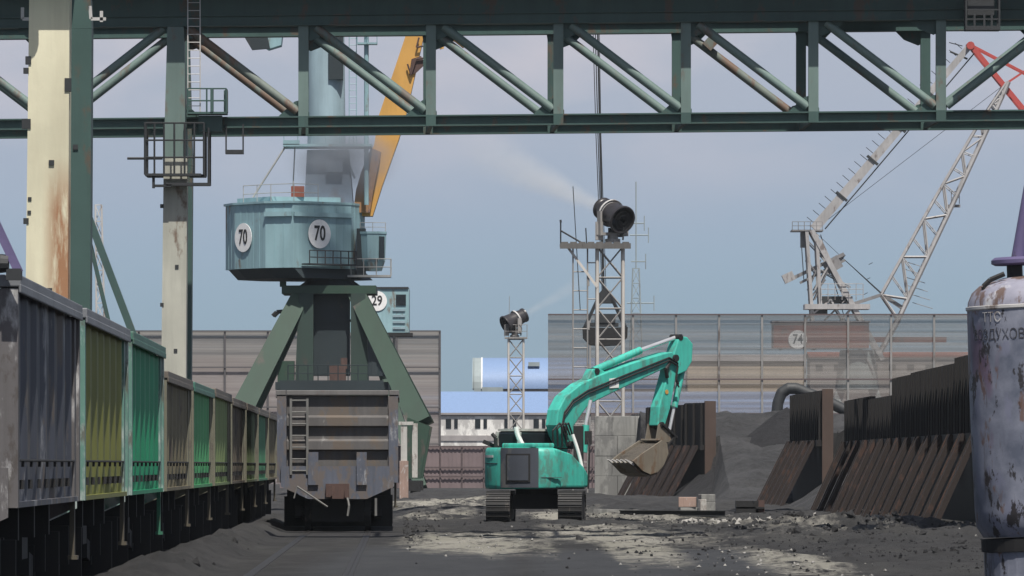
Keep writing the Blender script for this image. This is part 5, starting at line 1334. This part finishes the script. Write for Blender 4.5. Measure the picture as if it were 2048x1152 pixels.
# loose stones: too many to count
def stones(nm, N_, mat, regs, smin, smax, lab, seed):
    rnd = random.Random(seed); mb = MB()
    for _ in range(N_):
        (cx_, cy_, sx, sy) = rnd.choice(regs); x, y = rnd.gauss(cx_, sx), rnd.gauss(cy_, sy)
        if abs(x) > 21 or y < 88 or y > 330: continue
        u = x+S*y
        if -2.95 < u < .1: continue
        if math.hypot(x-xx0, y-Yx) < 2.6: continue
        s_ = smin+(smax-smin)*rnd.random()**3
        M_ = Matrix.Translation((x, y, gz(x, y)+s_*.15)) @ Matrix.Rotation(rnd.random()*6, 4, 'Z') @ Matrix.Rotation(rnd.random()*6, 4, 'X')
        pts = [(1,0,0), (-1,0,0), (0,1,0), (0,-1,0), (0,0,1), (0,0,-1)]
        vs = [M_ @ (V(p)*s_*rnd.uniform(.45,.8)) for p in pts]
        mb.add(vs, [(0,2,4), (2,1,4), (1,3,4), (3,0,4), (2,0,5), (1,2,5), (3,1,5), (0,3,5)])
    o = mb.build(nm, mat); tag(o, lab, 'rubble', None, 'stuff'); return o
stones('coal_lumps', 12000, 'coal_dark', [(8.5,150,3,22), (8,122,3,14), (-3.6,110,.6,25), (-3.4,150,.6,30), (2,190,4,16), (6,190,3,14), (0,230,3,25), (10.5,175,1.5,20)], .015, .075, 'loose black coal lumps scattered over the yard', 3)
stones('pale_rubble', 1500, 'rubble_grey', [(7.5,172,2.6,8), (9.5,156,2.2,10), (-2,255,1.8,22), (1.6,196,1.2,7), (4,202,2.4,7), (-1,140,1.2,12), (4,110,1.2,14)], .012, .07, 'pale broken concrete rubble scattered in patches over the yard', 5)

stones('pale_rubble', 600, 'rubble_mid', [(6.6,178,1.3,3), (8.4,168,1.6,4), (9.6,176,1.4,4)], .03, .2, 'larger pale broken concrete pieces heaped near the foot of the steel walls', 9)
stones('coal_lumps', 2500, 'coal', [(8.6,150,2.4,12), (-3.3,105,.5,14), (-3.2,140,.5,20), (9,160,2,10)], .05, .2, 'larger grey coal lumps on the heaps along both sides of the yard', 10)

# ------------------------------------------------------------------ spray and haze
def vol_mat(name, dens, axis_len, col=(.97,.97,.97), noise_s=.6, aniso=-.45):
    m = bpy.data.materials.new(name); m.use_nodes = True; n = m.node_tree; n.nodes.clear()
    out = n.nodes.new('ShaderNodeOutputMaterial'); pv = n.nodes.new('ShaderNodeVolumePrincipled')
    n.links.new(pv.outputs[0], out.inputs['Volume']); pv.inputs['Color'].default_value = c4(col); pv.inputs['Anisotropy'].default_value = aniso
    tcn = n.nodes.new('ShaderNodeTexCoord'); s3 = n.nodes.new('ShaderNodeSeparateXYZ'); n.links.new(tcn.outputs['Object'], s3.inputs[0])
    f = n.nodes.new('ShaderNodeMapRange'); n.links.new(s3.outputs[2], f.inputs[0]); f.inputs[2].default_value = axis_len; f.inputs[3].default_value = 1; f.inputs[4].default_value = 0
    p = n.nodes.new('ShaderNodeMath'); p.operation = 'POWER'; n.links.new(f.outputs[0], p.inputs[0]); p.inputs[1].default_value = 1.6
    ln = n.nodes.new('ShaderNodeVectorMath'); ln.operation = 'LENGTH'
    cxy = n.nodes.new('ShaderNodeCombineXYZ'); n.links.new(s3.outputs[0], cxy.inputs[0]); n.links.new(s3.outputs[1], cxy.inputs[1]); n.links.new(cxy.outputs[0], ln.inputs[0])
    return m, n, pv, tcn, s3, p, ln
def spray(tip, d, L_, r0, r1, dens, label):
    m, n, pv, tcn, s3, p, ln = vol_mat('mist', dens, L_)
    rr = n.nodes.new('ShaderNodeMapRange'); n.links.new(s3.outputs[2], rr.inputs[0]); rr.inputs[2].default_value = L_; rr.inputs[3].default_value = r0; rr.inputs[4].default_value = r1
    q = n.nodes.new('ShaderNodeMath'); q.operation = 'DIVIDE'; n.links.new(ln.outputs['Value'], q.inputs[0]); n.links.new(rr.outputs[0], q.inputs[1])
    e = n.nodes.new('ShaderNodeMapRange'); e.interpolation_type = 'SMOOTHSTEP'; n.links.new(q.outputs[0], e.inputs[0]); e.inputs[1].default_value = .1; e.inputs[2].default_value = 1; e.inputs[3].default_value = 1; e.inputs[4].default_value = 0
    tn = node(n, 'ShaderNodeTexNoise', Scale=.8, Detail=3); n.links.new(tcn.outputs['Object'], tn.inputs['Vector'])
    def mul(a, b):
        k = n.nodes.new('ShaderNodeMath'); k.operation = 'MULTIPLY'
        for i, v in enumerate((a, b)):
            if hasattr(v, 'is_linked'): n.links.new(v, k.inputs[i])
            else: k.inputs[i].default_value = v
        return k.outputs[0]
    n.links.new(mul(mul(mul(p.outputs[0], e.outputs[0]), ramp(n, tn.outputs['Fac'], [(.3, .35), (.7, 1)])), dens), pv.inputs['Density'])
    mb = MB(); mb.lathe([(r0, 0), (r0+(r1-r0)*.5, L_*.5), (r1, L_)], 20); o = mb.build('mist', m)
    o.location = tip; o.rotation_mode = 'QUATERNION'; o.rotation_quaternion = V(d).to_track_quat('Z', 'Y'); tag(o, label, 'water mist', None, 'stuff')
    return o
spray(tip1, V((-.56,.72,.30)), 15, .45, 2.4, .95, 'plume of pale mist blown up and away from the tall tower cannon')
spray(tip2, V((.76,.42,.45)), 9, .35, 1.1, .65, 'thin streak of mist blown from the cannon on the slim tower')
m, n, pv, tcn, s3, p, ln = vol_mat('dust_cloud', .2, 1, (.42,.46,.52), aniso=0)
l2 = n.nodes.new('ShaderNodeVectorMath'); l2.operation = 'LENGTH'; n.links.new(tcn.outputs['Object'], l2.inputs[0])
e = n.nodes.new('ShaderNodeMapRange'); e.interpolation_type = 'SMOOTHSTEP'; n.links.new(l2.outputs['Value'], e.inputs[0]); e.inputs[1].default_value = .15; e.inputs[2].default_value = 1; e.inputs[3].default_value = 1; e.inputs[4].default_value = 0
tn = node(n, 'ShaderNodeTexNoise', Scale=1.7, Detail=4); n.links.new(tcn.outputs['Object'], tn.inputs['Vector'])
k1 = n.nodes.new('ShaderNodeMath'); k1.operation = 'MULTIPLY'; n.links.new(e.outputs[0], k1.inputs[0]); n.links.new(ramp(n, tn.outputs['Fac'], [(.35, .1), (.65, 1)]), k1.inputs[1])
k2 = n.nodes.new('ShaderNodeMath'); k2.operation = 'MULTIPLY'; n.links.new(k1.outputs[0], k2.inputs[0]); k2.inputs[1].default_value = 1.4; n.links.new(k2.outputs[0], pv.inputs['Density'])
mb = MB(); prof = [(max(.01, math.sin(math.pi*k/12)), -math.cos(math.pi*k/12)) for k in range(13)]; mb.lathe(prof, 24, None, False)
o = mb.build('dust_cloud', m); o.location = P(684, 318, 343.0); o.scale = (3.6, 2.1, 2.75); tag(o, 'grey dust drifting round the mast of the number 70 crane', 'dust', None, 'stuff')
m = bpy.data.materials.new('haze'); m.use_nodes = True; n = m.node_tree; n.nodes.clear()
out = n.nodes.new('ShaderNodeOutputMaterial'); pv = n.nodes.new('ShaderNodeVolumePrincipled'); n.links.new(pv.outputs[0], out.inputs['Volume'])
pv.inputs['Color'].default_value = (.8,.88,.95,1); pv.inputs['Density'].default_value = HAZE; pv.inputs['Anisotropy'].default_value = .0
if HAZE > 0:
    mb = MB(); mb.box((0, 1275, 22.5), (1900, 2850, 48)); o = mb.build('haze', m); o['kind'] = 'stuff'
